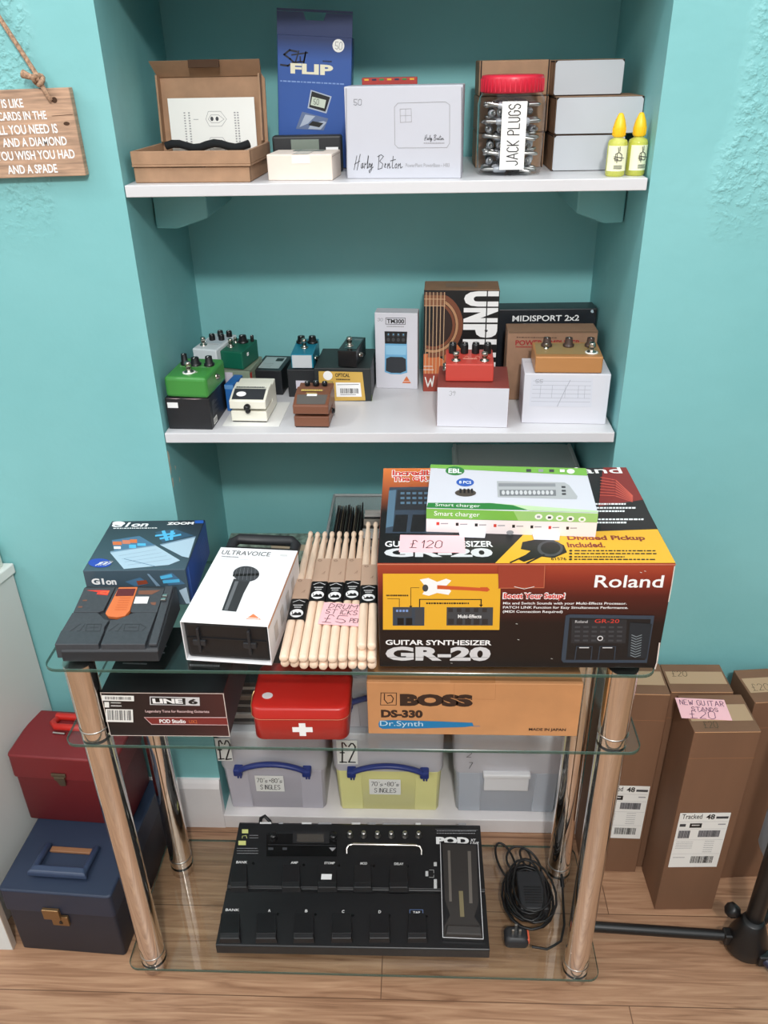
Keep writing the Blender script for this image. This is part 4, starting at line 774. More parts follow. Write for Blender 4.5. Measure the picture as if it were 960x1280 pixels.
g.tx(T, 'G1on', 262, 80, 520, 112, WHITE, .03, .12); g.oval(T, 264, 72, 356, 100, WHITE); g.fuzz(T, 268, 117, 580, 126, WHITE); g.tx(T, 'ZOOM', 650, 82, 830, 100, WHITE, .05); g.pr(T, 838, 72, 896, 92, BLUE)
BO = mat('blue_oval_print', (40, 72, 172), .4); g.oval(T, 62, 338, 232, 404, BO); g.ink(T, '100', 108, 360, 200, 388, WHITE, .0016, .8)
g.tx(F, 'G1', 74, 472, 162, 510, WHITE, .05); g.tx(F, 'on', 174, 482, 248, 510, WHITE, .04); g.pp(F, [(310, 490), (420, 462), (480, 500), (380, 520)], SCR); g.pp(F, [(390, 485), (460, 478), (474, 500), (400, 512)], mat('dark_orange_print', (138, 66, 44), .5)); g.pp(F, [(560, 450), (650, 430), (740, 500), (620, 510)], SCR); g.line(F, [(575, 462), (640, 450)], .006, mat('cyan_print')); g.line(F, [(590, 488), (690, 480)], .006, mat('cyan_print'))
g.pp(F, [(690, 540), (745, 520), (760, 620), (730, 620)], LAP); g.pp(F, [(470, 440), (486, 440), (560, 515), (530, 515)], LAP2)
g.pr(Rt, 0, .0705, .164, .0005, mat('royal_blue_print', (34, 72, 150), .4)); g.pr(Rt, .01, .068, .016, .002, mat('royal_pale_print', (70, 110, 190), .4))
for i in range(6): g.line(Rt, [(.10, .05 - i * .007), (.14, .05 - i * .007)], .0012, mat('royal_pale_print'))
a = put(-.4985, -.3285, 1.106, 1.112); tag(g.build('effects_box', None, a[:2] + (ZT,), a[2]), 'dark blue printed effects pedal box at the back left of the glass top', 'box')

t = thing('effects_pedal', 'black twin switch effects pedal with orange panel at the front left of the glass top', 'guitar pedal', (-.4155, .962, ZT), math.radians(1)); PD = mat('pedal_charcoal', (58, 61, 66), .5, var=.05, scale=200); PD2 = mat('pedal_charcoal_dark', (40, 42, 46), .5)
g = G(); x = .075; SX = Face((-x, 0, 0), (0, 1, 0), (0, 0, 1), .14, .05)
g.prism(SX, [(0, 0), (.135, 0), (.135, .047), (.128, .051), (.004, .0225), (0, .019)], .150, PD2, .002)
g.build('body', t)
sl = math.atan2(.0285, .124); cs, sn = math.cos(sl), math.sin(sl)
P = Face((-x, .004, .0225), (1, 0, 0), (0, cs, sn), .150, .127, [(213, 78), (880, 72), (690, 590), (22, 590)])
pl = lambda pts: [P.q(*p) for p in pts]
g = G(); g.prism(P, pl([(215, 100), (440, 95), (340, 295), (300, 312), (125, 312)]), .0045, PD, .0008); g.prism(P, pl([(590, 95), (800, 105), (720, 310), (540, 312), (530, 300)]), .0045, PD, .0008); g.prism(P, pl([(440, 95), (600, 95), (520, 300), (440, 330), (350, 300)]), .002, PD)
g.lay = .0048
for p, m in (([(230, 124), (330, 122), (400, 124), (380, 168), (300, 160), (310, 140)], REDX), ([(610, 125), (770, 120), (700, 160), (600, 158)], mat('dim_orange_print', (116, 74, 56), .5)), ([(200, 208), (232, 206), (226, 218), (196, 218)], mat('dim_orange_print')), ([(166, 262), (196, 262), (190, 274), (160, 274)], mat('dim_orange_print')), ([(680, 228), (724, 226), (716, 252), (690, 250)], mat('dim_orange_print'))): g.pp(P, p, m)
g.line(P, [(330, 140), (395, 132), (370, 156), (330, 150)], .0012, ORANGE); g.build('control_panel', t)
g = G(); g.prism(P, pl([(468, 100), (605, 98), (528, 300), (490, 345), (430, 358), (370, 350), (352, 325)]), .006, ORANGE, .0006); g.lay = .0064
g.pp(P, [(462, 116), (590, 114), (566, 178), (436, 180)], mat('maroon_display', (92, 30, 34), .25)); DO = mat('burnt_orange_print', (186, 84, 40), .5)
for y in (196, 216, 236, 256, 276, 296): g.line(P, [(470 - (y - 190) * .45, y), (545 - (y - 190) * .38, y)], .0009, DO)
g.build('orange_panel', t)
sticker(t, Face(P.P(*P.q(562, 240), .005), P.U, P.V, .03, .02), 0, 0, .0215, .014, WHITE)
for s, pts in ((-1, [(120, 318), (300, 318), (345, 372), (375, 380), (340, 430), (325, 492), (26, 490)]), (1, [(385, 378), (430, 374), (530, 330), (560, 316), (718, 314), (640, 494), (335, 492)])):
    g = G(); g.prism(P, pl(pts), .0055, PD, .001); g.lay = .0058
    x0 = 100 if s < 0 else 365
    for p in ([(x0, 470), (x0 + 75, 412)], [(x0 + 45, 470), (x0 + 65, 470), (x0 + 105, 412)], [(x0 + 120, 415), (x0 + 220, 415), (x0 + 205, 470), (x0 + 105, 470), (x0 + 120, 415)], [(x0 + 140, 440), (x0 + 195, 440)], [(x0 + 225, 412), (x0 + 262, 440), (x0 + 232, 470)] if s > 0 else [(x0 + 170, 415), (x0 + 160, 470)]): g.line(P, p, .0011, PD2)
    u0 = P.q(26 if s < 0 else 338, 492); u1 = P.q(322 if s < 0 else 640, 494)
    F2 = Face((0, 0, 0), (1, 0, 0), (0, 0, 1), 1, 1); xa, xb = -x + u0[0], -x + u1[0]; yy = P.P(*u0).y; zz_ = P.P(*u0).z
    g.hexa([(xa, .0015, .006), (xb, .0015, .006), (xb, yy + .006, .010), (xa, yy + .006, .010), (xa, .0035, zz_ + .003), (xb, .0035, zz_ + .003), (xb, yy + .006, zz_ + .0068), (xa, yy + .006, zz_ + .0068)], PD, .001)
    g.build('foot_switch', t)
g = G(); R = Face((.0605, 0, 0), (0, 1, 0), (0, 0, 1), .14, .05); g.prism(R, [(.006, .024), (.124, .0518), (.124, .0555), (.006, .029)], .0125, PD, .0012); g.build('side_rail', t)
g = G()
for y in (.088, .098): g.box(.061, .069, y, y + .006, .050, .0535, STEEL, .0008)
for y in (.07, .085): g.lathe([(.003, 0), (.003, .004), (.0004, .004)], KNOB, 10, Matrix.Translation((-.0755, y, .033)) @ Matrix.Rotation(-PI / 2, 4, 'Y'))
g.build('side_control', t)

# microphone carton: black case in a printed sleeve
w_, d, h = .134, .212, .073; mx = thing('microphone_case', 'black microphone case in a white printed sleeve on the glass top', 'case', put(-.3003, -.1669, .9665, .9585)[:2] + (ZT,), math.radians(-4.5))
g = G(); t_ = .0012; SLV = mat('white_sleeve', (238, 238, 240), .4); g.box(-w_ / 2, w_ / 2, 0, d, h - t_, h, SLV, .0005); g.box(-w_ / 2, w_ / 2, 0, d, 0, t_, SLV, .0005); g.box(-w_ / 2, -w_ / 2 + t_, 0, d, t_, h - t_, SLV); g.box(w_ / 2 - t_, w_ / 2, 0, d, t_, h - t_, SLV)
T = Face((-w_ / 2, 0, h), (1, 0, 0), (0, 1, 0), w_, d, [(640, 187), (893, 184), (832, 455), (525, 455)]); Rt = faces(w_, d, h)[3]
g.tx(T, 'ULTRAVOICE', 646, 196, 805, 210, GREYD, .0); g.fuzz(T, 646, 215, 702, 221, GREYL); g.line(T, [(642, 226), (735, 224)], .0004, GREYL); g.pr(T, 838, 200, 862, 206, mat('faint_print', (214, 214, 214), .5))
MB = mat('mic_body_print', (54, 55, 58), .4); g.pp(T, [(694, 292), (752, 292), (734, 340), (716, 408), (666, 406), (682, 340)], MB); g.pp(T, [(700, 300), (712, 300), (686, 404), (674, 404)], mat('mic_light_print', (104, 106, 110), .4)); g.oval(T, 690, 246, 778, 300, mat('mic_mesh_print', (64, 66, 70), .4), 28); g.pp(T, [(690, 276), (776, 268), (777, 276), (690, 284)], BLACK)
for i in range(6): g.line(T, [(702 + i * 12, 252), (696 + i * 14, 294)], .0003, GREYL)
g.pp(T, [(776, 412), (806, 432), (752, 432)], mat('logo_orange', (228, 130, 84), .5)); g.fuzz(T, 756, 426, 800, 431, WHITE)
g.pr(Rt, .0, .073, .21, .068, mat('sleeve_orange_edge', (214, 150, 108), .5))
for i in range(4): g.pr(Rt, .03 + i * .04, .05, .05 + i * .04, .02, mat('sleeve_grey_print', (196, 190, 186), .5))
g.build('sleeve', mx)
g = G(); g.box(-w_ / 2 + .002, w_ / 2 - .002, .004, d + .012, .0022, h - .002, BPLAST, .006, 3); g.box(-w_ / 2 + .006, w_ / 2 - .006, .002, .006, .040, .043, BPLAST)
g.build('case_body', mx)
for x in (-.042, .036):
    g = G(); g.box(x - .010, x + .010, -.001, .0045, .030, .040, BPL2, .001); g.box(x - .002, x + .002, -.002, .0045, .018, .062, BPL2, .0008); g.build('latch', mx)
g = G(); pts = [(-.056, d + .010, .058), (-.056, d + .034, .062), (-.047, d + .044, .064), (.047, d + .044, .064), (.056, d + .034, .062), (.056, d + .010, .058)]; g.tube(pts, .0095, BPL2, 10); g.build('handle', mx)

# drumsticks
MAPLE = mat('maple', (232, 206, 182), .5, var=.05, scale=25, stretch=(5, .6, 5)); RS = .0069; PITCH = .0146; LEN = .372
g = G(); M = Matrix.Rotation(-PI / 2, 4, 'X')
g.lathe([(.0004, 0), (.004, .0004), (.0061, .0018), (RS, .0045), (RS, .235), (.0062, .275), (.0046, .330), (.0034, .352), (.0033, .356), (.0043, .360), (.0047, .365), (.0041, .370), (.0022, .3725), (.0003, .373)], MAPLE, 18, M); st0 = g.build('drumstick')
first = [True]
ORD = ('first', 'second', 'third', 'fourth', 'fifth', 'sixth', 'seventh', 'eighth', 'ninth', 'tenth')
def stick(x, y, z, rz, lab):
    o = st0 if first[0] else st0.copy()
    if not first[0]: C.objects.link(o)
    first[0] = False; o.location = (x, y, z); o.rotation_euler = (0, 0, rz); return tag(o, lab, 'drumstick', 'drumsticks heaped on the glass top')
def sx_(i): return -.1462 + PITCH * i
def ang(i): return -((-.1462 + .0136 * i - .002) - sx_(i)) / LEN
JIT = [.951, .950, .9465, .9475, .945, .9468, .947, .9478, .946, .9482]
for i in range(10): stick(sx_(i), JIT[i], ZT + RS + .0001, ang(i), 'pale wooden drumstick, %s from the left in the bottom row of butts' % ORD[i])
zu = ZT + 3 * RS + .0002
for i in range(10): stick(sx_(i), JIT[(i + 3) % 10] - .002, zu, ang(i), 'pale wooden drumstick, %s from the left in the row on top' % ORD[i])
stick(sx_(8) - .0005, .958, zu + 2 * RS + .0001, ang(8), 'left drumstick of the raised pair beside the big red box'); stick(sx_(9), .9575, zu + 2 * RS + .0001, ang(9), 'right drumstick of the raised pair touching the big red box')
SK1 = mat('sleeve_kraft', (186, 156, 134), .7); 
def sleeve(i, y, z, l1, l2, lab):
    o = thing('stick_sleeve', lab, 'card sleeve', ((sx_(i) + sx_(i + 1)) / 2 - math.tan((ang(i) + ang(i + 1)) / 2) * (y - .947), y, z), (ang(i) + ang(i + 1)) / 2, 'card sleeves round the drumstick pairs')
    n = 8; W = .0143; top = [(-W, -.002)] + [(-W + .0035 - .0035 * math.cos(a), RS + .0008 - .0035 + .0035 * math.sin(a)) for a in [PI / 2 * k / 4 for k in range(5)]]
    pr = top + [(-u, v) for u, v in top[::-1]]; inn = [(u * .965, v - .0005) for u, v in pr[::-1]]
    for nm, y0, y1, m in (('black_band', 0, l1, BLACK), ('kraft_band', l1, l1 + l2, SK1)):
        g = G(); g.prism(Face((0, y1, 0), (1, 0, 0), (0, 0, 1), 1, 1), pr + inn, y1 - y0, m); T = Face((-W, y0, RS + .0009), (1, 0, 0), (0, 1, 0), 2 * W, y1 - y0); a, b = 2 * W, y1 - y0
        if nm == 'black_band':
            g.pp(T, [(a / 2 + .0105 * math.cos(q), b * .28 + b * .2 * math.sin(q)) for q in [2 * PI * k / 22 for k in range(22)]], WHITE)
            g.pp(T, [(a * .2, b * .18), (a * .8, b * .18), (a * .74, b * .3), (a * .62, b * .34), (a * .56, b * .28), (a * .42, b * .34), (a * .32, b * .25)], BLACK); g.line(T, [(a * .3, b * .22), (a * .22, b * .36)], .0011, BLACK)
            g.fuzz(T, a * .22, b * .70, a * .78, b * .64, WHITE); g.fuzz(T, a * .3, b * .60, a * .7, b * .54, WHITE); g.line(T, [(a * .16, b * .82), (a * .5, b * .93), (a * .84, b * .82)], .0011, WHITE)
        else:
            g.line(T, [(a * .55, b * .3), (a * .72, b * .42), (a * .66, b * .3)], .0006, mat('faint_brown_ink', (140, 108, 92), .7)); g.line(T, [(a * .3 + .003 * math.cos(q), b * .9 + .0025 * math.sin(q)) for q in [2 * PI * k / 10 for k in range(11)]], .0007, mat('brown_ink', (96, 66, 54), .7))
        g.build(nm, o)
sleeve(0, 1.035, zu, .056, .058, 'card sleeve round the leftmost drumstick pair, lower than its neighbours'); sleeve(2, 1.086, zu, .056, .072, 'card sleeve round the second drumstick pair, left of the three level ones')
sleeve(4, 1.084, zu, .056, .074, 'card sleeve round the middle drumstick pair above the pink card'); sleeve(6, 1.089, zu, .056, .070, 'card sleeve round the fourth drumstick pair, right of the three level ones')
sleeve(8, 1.062, zu + 2 * RS, .050, .062, 'card sleeve round the raised drumstick pair by the red box')
card('price_card', 'pink card reading drum sticks £5 lying on the drumsticks', (-.069, 1.020, zu + RS + .001), math.radians(-5), .068, .056, [('DRUM', .14, .06, .80, .26), ('STICKS', .10, .32, .84, .52), ('£5', .10, .58, .60, .92), ('PER', .72, .68, .96, .86)], PINK, INK, math.radians(1.5), .0011)

# ------------------------------------------------------------------ on the middle pane
ZM = .6304
w_, d, h = .196, .168, .092
L6 = ramp_mat('studio_box_print', 0, [(0, (22, 20, 22)), (.5, (40, 24, 26)), (1, (70, 34, 34))], .4, -.1, .1)
g = carton(w_, d, h, L6, .0012); F = Face((-w_ / 2, 0, 0), (1, 0, 0), (0, 0, 1), w_, h, [(172, 155), (540, 150), (553, 285), (198, 290)]); T = Face((-w_ / 2, 0, h), (1, 0, 0), (0, 1, 0), w_, d, [(235, 75), (575, 72), (540, 150), (172, 155)])
g.full(T, BLACK); PO = mat('dark_rose_print', (150, 46, 56), .4); g.oval(T, 443, 80, 527, 114, PO); g.tx(T, 'POD', 458, 83, 516, 94, WHITE, .04, .2); g.tx(T, 'Farm', 464, 96, 500, 108, WHITE, .0, .4)
for y, x0, x1 in ((86, 250, 340), (96, 240, 355), (104, 235, 352), (111, 232, 330), (118, 226, 300)): g.fuzz(T, x0, y, x1, y + 3, GREYL)
g.fuzz(T, 430, 117, 522, 121, GREYL); g.line(F, [(173, 155.5), (540, 151)], .0012, mat('worn_edge_pale')); g.line(F, [(539, 152), (552, 284)], .0012, mat('worn_edge_pale')); g.line(F, [(174, 158), (198, 288)], .0012, mat('worn_edge_pale')); g.line(F, [(200, 288.5), (550, 283.5)], .0012, mat('worn_edge_pale'))
g.pr(F, 177, 163, 273, 180, PAPER); g.bars(F, 186, 167, 264, 176, GREYD, 26); g.pr(F, 184, 184, 198, 201, PAPER); g.fuzz(F, 203, 184, 235, 188, PAPER); g.fuzz(F, 203, 193, 235, 198, PAPER); g.pr(F, 187, 206, 268, 246, PAPER); g.bars(F, 192, 209, 262, 240, GREYD, 16)
g.pr(F, 320, 164, 468, 190, SIL); g.pr(F, 323, 167, 426, 188, BLACK); g.tx(F, 'LINE', 328, 170, 418, 185, WHITE, .05); g.tx(F, '6', 434, 169, 462, 186, BLACK, .05)
g.tx(F, 'Legendary Tone for Recording Guitarists', 305, 205, 495, 215, mat('pale_rose_print', (220, 190, 190), .5), .015)
RB = mat('brick_band_print', (122, 42, 40), .4); g.pp(F, [(300, 229), (546, 224), (549, 249), (322, 252)], mat('pale_rose_print')); g.pp(F, [(303, 230.5), (546, 226), (548.5, 247.5), (323, 250)], RB); g.tx(F, 'POD Studio', 346, 234, 424, 246, WHITE, .03); g.tx(F, 'UX2', 434, 235, 458, 245, ORANGE)
a = put(-.4455, -.2505, .9645, .966); tag(g.build('studio_box', None, a[:2] + (ZM,), a[2]), 'black and maroon printed recording box on the middle glass beside the red tin', 'box')
TR = mat('red_tin', (176, 36, 30), .3); t = thing('first_aid_tin', 'red tin with white cross on the middle glass of the table', 'tin', put(-.2085, -.0565, .958, .960)[:2] + (ZM,), math.radians(.7))
w_, d = .152, .112; M = Matrix.Translation((0, d / 2, 0))
g = G(); g.loft([(0, w_ - .006, d - .006, .014), (.003, w_, d, .016), (.046, w_, d, .016)], TR, M, 6); F = Face((-w_ / 2, -.0002, 0), (1, 0, 0), (0, 0, 1), w_, .068); q = .0062; cx, cz = .079, .0245
g.pp(F, [(cx - q * 2.6, cz - q * .85), (cx - q * .85, cz - q * .85), (cx - q * .85, cz - q * 2.2), (cx + q * .85, cz - q * 2.2), (cx + q * .85, cz - q * .85), (cx + q * 2.6, cz - q * .85), (cx + q * 2.6, cz + q * .85), (cx + q * .85, cz + q * .85), (cx + q * .85, cz + q * 2.2), (cx - q * .85, cz + q * 2.2), (cx - q * .85, cz + q * .85), (cx - q * 2.6, cz + q * .85)][::1], WHITE); g.build('body', t)
g = G(); g.loft([(.0462, w_ + .003, d + .003, .017), (.047, w_ + .005, d + .005, .018), (.049, w_ + .003, d + .003, .017), (.0645, w_ + .003, d + .003, .017), (.0665, w_, d, .016), (.068, w_ - .006, d - .006, .014), (.0682, w_ - .016, d - .016, .012)], TR, M, 6)
g.loft([(.0455, w_ + .002, d + .002, .017), (.0470, w_ + .0056, d + .0056, .018), (.0478, w_ + .0050, d + .0050, .018)], mat('tin_rim_highlight', (232, 170, 140), .3, .5), M, 6, True, (False, False)); g.build('lid', t)  # pale rim ring: highlight along the lid seam put into the colour
sticker(t, Face((-w_ / 2, 0, .0683), (1, 0, 0), (0, 1, 0), w_, d), .014, .022, .031, .036, mat('silver_sticker', (206, 202, 204), .4), 'round_sticker', True)
g = G(); g.tube([(-w_ / 2 - .003, .05, .060), (-w_ / 2 - .006, .045, .055), (-w_ / 2 - .006, .03, .048), (-w_ / 2 - .002, .012, .044)], .0011, mat('brass_wire', (200, 170, 120), .3, .8)); g.build('wire_catch', t)
# brown synth carton
w_, d, h = .335, .245, .1085
BKR = mat('warm_kraft', (194, 138, 91), .6, var=.03, scale=20, bump=.05); DBR = mat('dark_brown_print', (52, 32, 22), .6); BRUSH = mat('brush_blue_print', (22, 118, 170), .5)
g = carton(w_, d, h, BKR, .0015); F = Face((-w_ / 2, 0, 0), (1, 0, 0), (0, 0, 1), w_, h, [(72, 110), (750, 113), (738, 280), (82, 272)]); T = faces(w_, d, h)[1]
g.line(F, [(117, 143), (165, 143), (165, 181), (117, 181), (117, 143)], .0012, DBR); g.line(F, [(128, 146), (128, 164), (138, 176), (152, 172), (156, 160), (148, 150), (138, 152)], .0016, DBR)
g.tx(F, 'BOSS', 176, 146, 403, 185, DBR, .075); g.tx(F, 'DS-330', 119, 196, 248, 221, DBR, .055)
g.pp(F, [(112, 240), (116, 230), (160, 228), (300, 232), (404, 236), (408, 246), (380, 250), (250, 254), (125, 256), (114, 250)], BRUSH); g.line(F, [(404, 247), (428, 247)], .0008, BRUSH); g.tx(F, 'Dr.Synth', 117, 231, 250, 252, mat('pale_brush_print', (190, 214, 226), .5)); g.tx(F, 'MADE IN JAPAN', 583, 253, 701, 264, DBR, .03)
g.line(F, [(343, 112), (343, 160), (472, 162), (472, 113)], .0006, mat('kraft_crease', (176, 120, 78), .7)); g.line(T, [(.002, .004), (.333, .004)], .0008, mat('kraft_pale_edge', (226, 176, 130), .7)); g.pr(T, .13, .06, .2, 0, mat('tape_clear_kraft', (198, 140, 92), .2))
a = put(-.0265, .3095, .9765, .9765); tag(g.build('synth_module_box', None, a[:2] + (ZM,), a[2]), 'plain brown card box with blue brush mark on the middle glass', 'box')

# ------------------------------------------------------------------ on the bottom pane: floor processor and its adapter
ZB = .0294
t = thing('guitar_floor_processor', 'black guitar floor processor with rows of foot switches on the bottom glass', 'effects processor', put(-.3454, .196, .9775, .981)[:2] + (ZB,), math.radians(.4))
w_ = .541; PDK = mat('processor_black', (26, 26, 28), .36, var=.06, scale=300); PK2 = mat('processor_black_gloss', (14, 14, 15), .25); PWH = mat('processor_white_print', (214, 214, 214), .5)
g = G(); SXX = Face((-w_ / 2, 0, 0), (0, 1, 0), (0, 0, 1), .28, .06)
g.prism(SXX, [(0, .004), (0, .027), (.002, .029), (.112, .0405), (.116, .038), (.121, .038), (.124, .0422), (.270, .0572), (.275, .055), (.275, .004)], w_, PDK, .0008)
for x in (-.25, .22):
    for y in (.02, .25): g.box(x, x + .03, y - .01, y + .01, 0, .0045, BPL2)
sl = math.atan2(.029, .275); P = Face((-w_ / 2, 0, .0293), (1, 0, 0), (0, math.cos(sl), math.sin(sl)), w_, .2765, [(107, 40), (860, 45), (887, 455), (35, 437)])
g.lay = .0006
for x0, x1 in ((170, 205), (228, 242), (300, 330), (350, 392), (455, 482), (505, 530), (552, 608), (655, 672), (790, 815)): g.pr(P, x0, 42, x1, 48, PWH if x0 in (170, 300, 455, 655) else GREYL)
SCRN = mat('lcd_dim', (74, 70, 66), .25); g.pr(P, 190, 78, 408, 152, PK2); g.pr(P, 272, 72, 385, 110, mat('bezel_dark', (40, 40, 42), .3)); g.pr(P, 285, 80, 368, 106, SCRN); g.line(P, [(196, 115), (405, 117)], .0008, GREYD); g.line(P, [(190, 80), (270, 78)], .0006, GREYD)
g.pr(P, 196, 124, 212, 132, GREYD); g.pr(P, 240, 124, 254, 132, GREYD); g.pp(P, [(384, 124), (406, 124), (395, 136)], GREYL)
LIME = mat('lime_sticker', (206, 208, 130), .5); g.pr(P, 115, 66, 134, 79, LIME); g.pr(P, 104, 103, 127, 117, LIME); g.line(P, [(116, 95), (116, 88), (128, 86), (130, 95)], .001, LIME)
for y in (84, 92, 126, 134, 142): g.fuzz(P, 100 if y > 100 else 138, y, 165, y + 3, GREYL)
for t_, x0, y0, x1, y1 in (('BANK ▲', 98, 168, 132, 176), ('AMP', 266, 169, 288, 177), ('STOMP', 370, 170, 402, 178), ('MOD', 482, 171, 503, 179), ('DELAY', 588, 172, 617, 180), ('BANK ▼', 66, 321, 108, 329), ('A', 196, 323, 204, 332), ('B', 310, 324, 318, 333), ('C', 424, 326, 432, 335), ('D', 538, 327, 546, 336), ('TAP', 646, 330, 668, 338)): g.tx(P, t_.replace(' ▲', '').replace(' ▼', ''), x0, y0, x1, y1, PWH, .02)
g.line(P, [(636, 325), (677, 325), (677, 342), (636, 342), (636, 325)], .0006, LBL)
for x0, y0 in ((150, 176), (306, 180), (415, 182), (524, 183), (630, 184), (226, 338), (342, 340), (458, 343), (572, 344), (688, 346)): g.oval(P, x0 - 4, y0 - 4, x0 + 4, y0 + 4, PK2)
g.tx(P, 'POD', 720, 88, 824, 112, WHITE, .06); g.tx(P, 'XT', 828, 94, 846, 102, WHITE, .02, .2); g.tx(P, 'LIVE', 828, 104, 856, 112, WHITE, .02, .2); g.fuzz(P, 722, 66, 846, 70, GREYL); g.fuzz(P, 722, 74, 846, 78, GREYL); g.line(P, [(718, 63), (852, 65)], .0005, GREYL)
for a_, b_ in (((712, 166), (722, 188)), ((712, 216), (722, 266)), ((686, 194), (695, 222))): g.fuzz(P, a_[0], a_[1], b_[0], b_[1], PWH)
g.line(P, [(698, 196), (712, 196), (712, 206)], .0006, PWH); g.line(P, [(698, 220), (712, 220), (712, 212)], .0006, PWH)
g.build('housing', t)
def swt(x0, y0, x1, y1):
    g = G(); Q = lambda x, y, o: P.P(*P.q(x, y), o)
    g.hexa([Q(x0 - 4, y1, 0), Q(x1 + 4, y1, 0), Q(x1, y0, 0), Q(x0, y0, 0), Q(x0 - 2, y1 - 26, .0085), Q(x1 + 2, y1 - 26, .0085), Q(x1, y0, .0012), Q(x0, y0, .0012)], PDK, .0006)
    g.hexa([Q(x0 - 6, y1, 0), Q(x1 + 6, y1, 0), Q(x1 + 3, y1 - 27, 0), Q(x0 - 3, y1 - 27, 0), Q(x0 - 2, y1 - 8, .0095), Q(x1 + 2, y1 - 8, .0095), Q(x1 + 1, y1 - 24, .0105), Q(x0 - 1, y1 - 24, .0105)], PDK, .0012)
    return g.build('foot_switch', t)
for x0, x1 in ((84, 130), (243, 293), (353, 405), (464, 514), (575, 628)): sw = swt(x0, 180, x1, 268); 
for x0, x1 in ((52, 108), (163, 220), (278, 335), (395, 452), (512, 570), (632, 686)): swt(x0, 336, x1, 432)
g = G(); 
ST_ = Face(P.P(*P.q(362, 231), .0068), P.U, P.V, .02, .018); g.box(0, .022, 0, .013, 0, .0004, WHITE, 0, 2, Matrix.Translation(P.P(*P.q(360, 233), .0078)) @ Matrix.Rotation(sl - .12, 4, 'X')); g.build('price_sticker', t)
for x in (450, 493, 536, 579, 622, 665):
    g = G(); g.lathe([(.0062, 0), (.0072, .001), (.0072, .003), (.0058, .004), (.0052, .013), (.0046, .0145), (.0003, .0146)], STEEL, 20); g.build('knob', t, P.P(*P.q(x, 86), .0004), (sl, 0, 0))
for x in (212, 398): g = G(); g.lathe([(.0085, 0), (.0085, .008), (.0076, .010), (.0003, .010)], KNOB, 20); g.build('dial', t, P.P(*P.q(x, 90), .0006), (sl, 0, 0))
g = G(); Q = lambda x, y, o: P.P(*P.q(x, y), o); g.tube([Q(440, 142, .0), Q(440, 132, .006), Q(446, 124, .010), Q(460, 121, .011), Q(655, 124, .011), Q(668, 127, .010), Q(674, 135, .006), Q(674, 145, 0)], .0026, CHROME, 10); g.build('guard_bar', t)
g = G(); pts = [(732, 112), (852, 118), (868, 430), (738, 424)]; g.prism(P, [P.q(*p) for p in pts], .010, PDK, .0015)
Pt = Face(P.P(0, 0, .0101), P.U, P.V, P.w, P.h); Pt.H = P.H; g.lay = .0002
g.line(Pt, [(733, 114), (739, 422), (866, 428), (852, 120)], .0013, SIL); RUB = mat('rubber_tread', (46, 42, 40), .6); g.pp(Pt, [(740, 118), (846, 123), (852, 310), (838, 356), (862, 392), (864, 424), (742, 418), (744, 384), (762, 352), (746, 300)], RUB)
for x0, x1, y0, y1 in ((756, 764, 140, 306), (819, 829, 142, 312), (790, 803, 272, 356)): g.pp(Pt, [(x0, y0), (x1, y0), (x1 + 4, y1), (x0 + 4, y1)], mat('tread_rib', (104, 98, 92), .4) if x0 != 790 else mat('tread_rib_olive', (122, 112, 84), .4))
g.build('expression_pedal', t)
g = G(); g.hexa([Q(746, 422, .0105), Q(864, 427, .0105), Q(860, 388, .0105), Q(750, 384, .0105), Q(748, 416, .018), Q(862, 421, .018), Q(856, 394, .020), Q(754, 390, .020)], RUB, .002); g.build('pedal_toe', t)
g = G(); g.tube([(-.225, .274, .045), (-.225, .290, .052), (-.218, .298, .050), (-.205, .288, .045), (-.20, .276, .04)], .004, BPLAST); g.build('strap_loop', t)

ad = thing('power_adapter', 'black power adapter with coiled lead and plug on the bottom glass', 'power adapter', (.292, 1.105, ZB)); CB = mat('cable_black', (18, 18, 19), .45)
g = G(); g.box(-.029, .029, -.045, .045, .004, .046, BPL2, .004, 3)
for i in range(7): g.box(-.018, .018, .004 - i * .006, .0065 - i * .006, .046, .0468, BPLAST)
g.lathe([(.006, 0), (.006, .006), (.004, .012), (.0003, .012)], BPLAST, 12, Matrix.Translation((0, .045, .025)) @ Matrix.Rotation(-PI / 2, 4, 'X')); g.build('brick', ad)
g = G(); pts = []; rr = random.Random(5)
for k in range(9 * 16):
    a = 2 * PI * k / 16; n_ = k / 16; ax_ = .043 + .010 * math.sin(n_ * 2.1); ay = .064 + .012 * math.cos(n_ * 1.7)
    pts.append((-.006 + ax_ * math.cos(a) + .004 * math.sin(n_ * 3), .0 + ay * math.sin(a) + .003 * math.cos(n_ * 2.3), .006 + n_ * .0048 + .004 * abs(math.sin(a * 1.0))))
g.tube(pts, .0025, CB, 7)
for cx_, cy_, rx, ry, tl, zc in ((-.045, .085, .018, .042, .3, .022), (-.018, .085, .026, .026, -.2, .03), (.006, .075, .016, .030, .6, .036)):
    g.tube([(cx_ + rx * math.cos(a) * math.cos(tl) - ry * math.sin(a) * math.sin(tl), cy_ + rx * math.cos(a) * math.sin(tl) + ry * math.sin(a) * math.cos(tl), zc + .008 * math.sin(a)) for a in [2 * PI * i / 24 for i in range(24)]], .0025, CB, 7, True)
g.tube([(-.01, -.10, .006), (.02, -.103, .004), (.035, -.095, .004), (.050, -.085, .004), (.062, -.05, .005), (.066, -.01, .008), (.068, .012, .012), (.069, .026, .018)], .0025, CB, 7); g.build('lead', ad)
g = G(); g.lathe([(.0042, 0), (.0042, .016), (.003, .018), (.0028, .026), (.0003, .026)], BPLAST, 12, Matrix.Translation((.069, .026, .019)) @ Matrix.Rotation(-1.1, 4, 'X')); g.build('barrel_plug', ad)
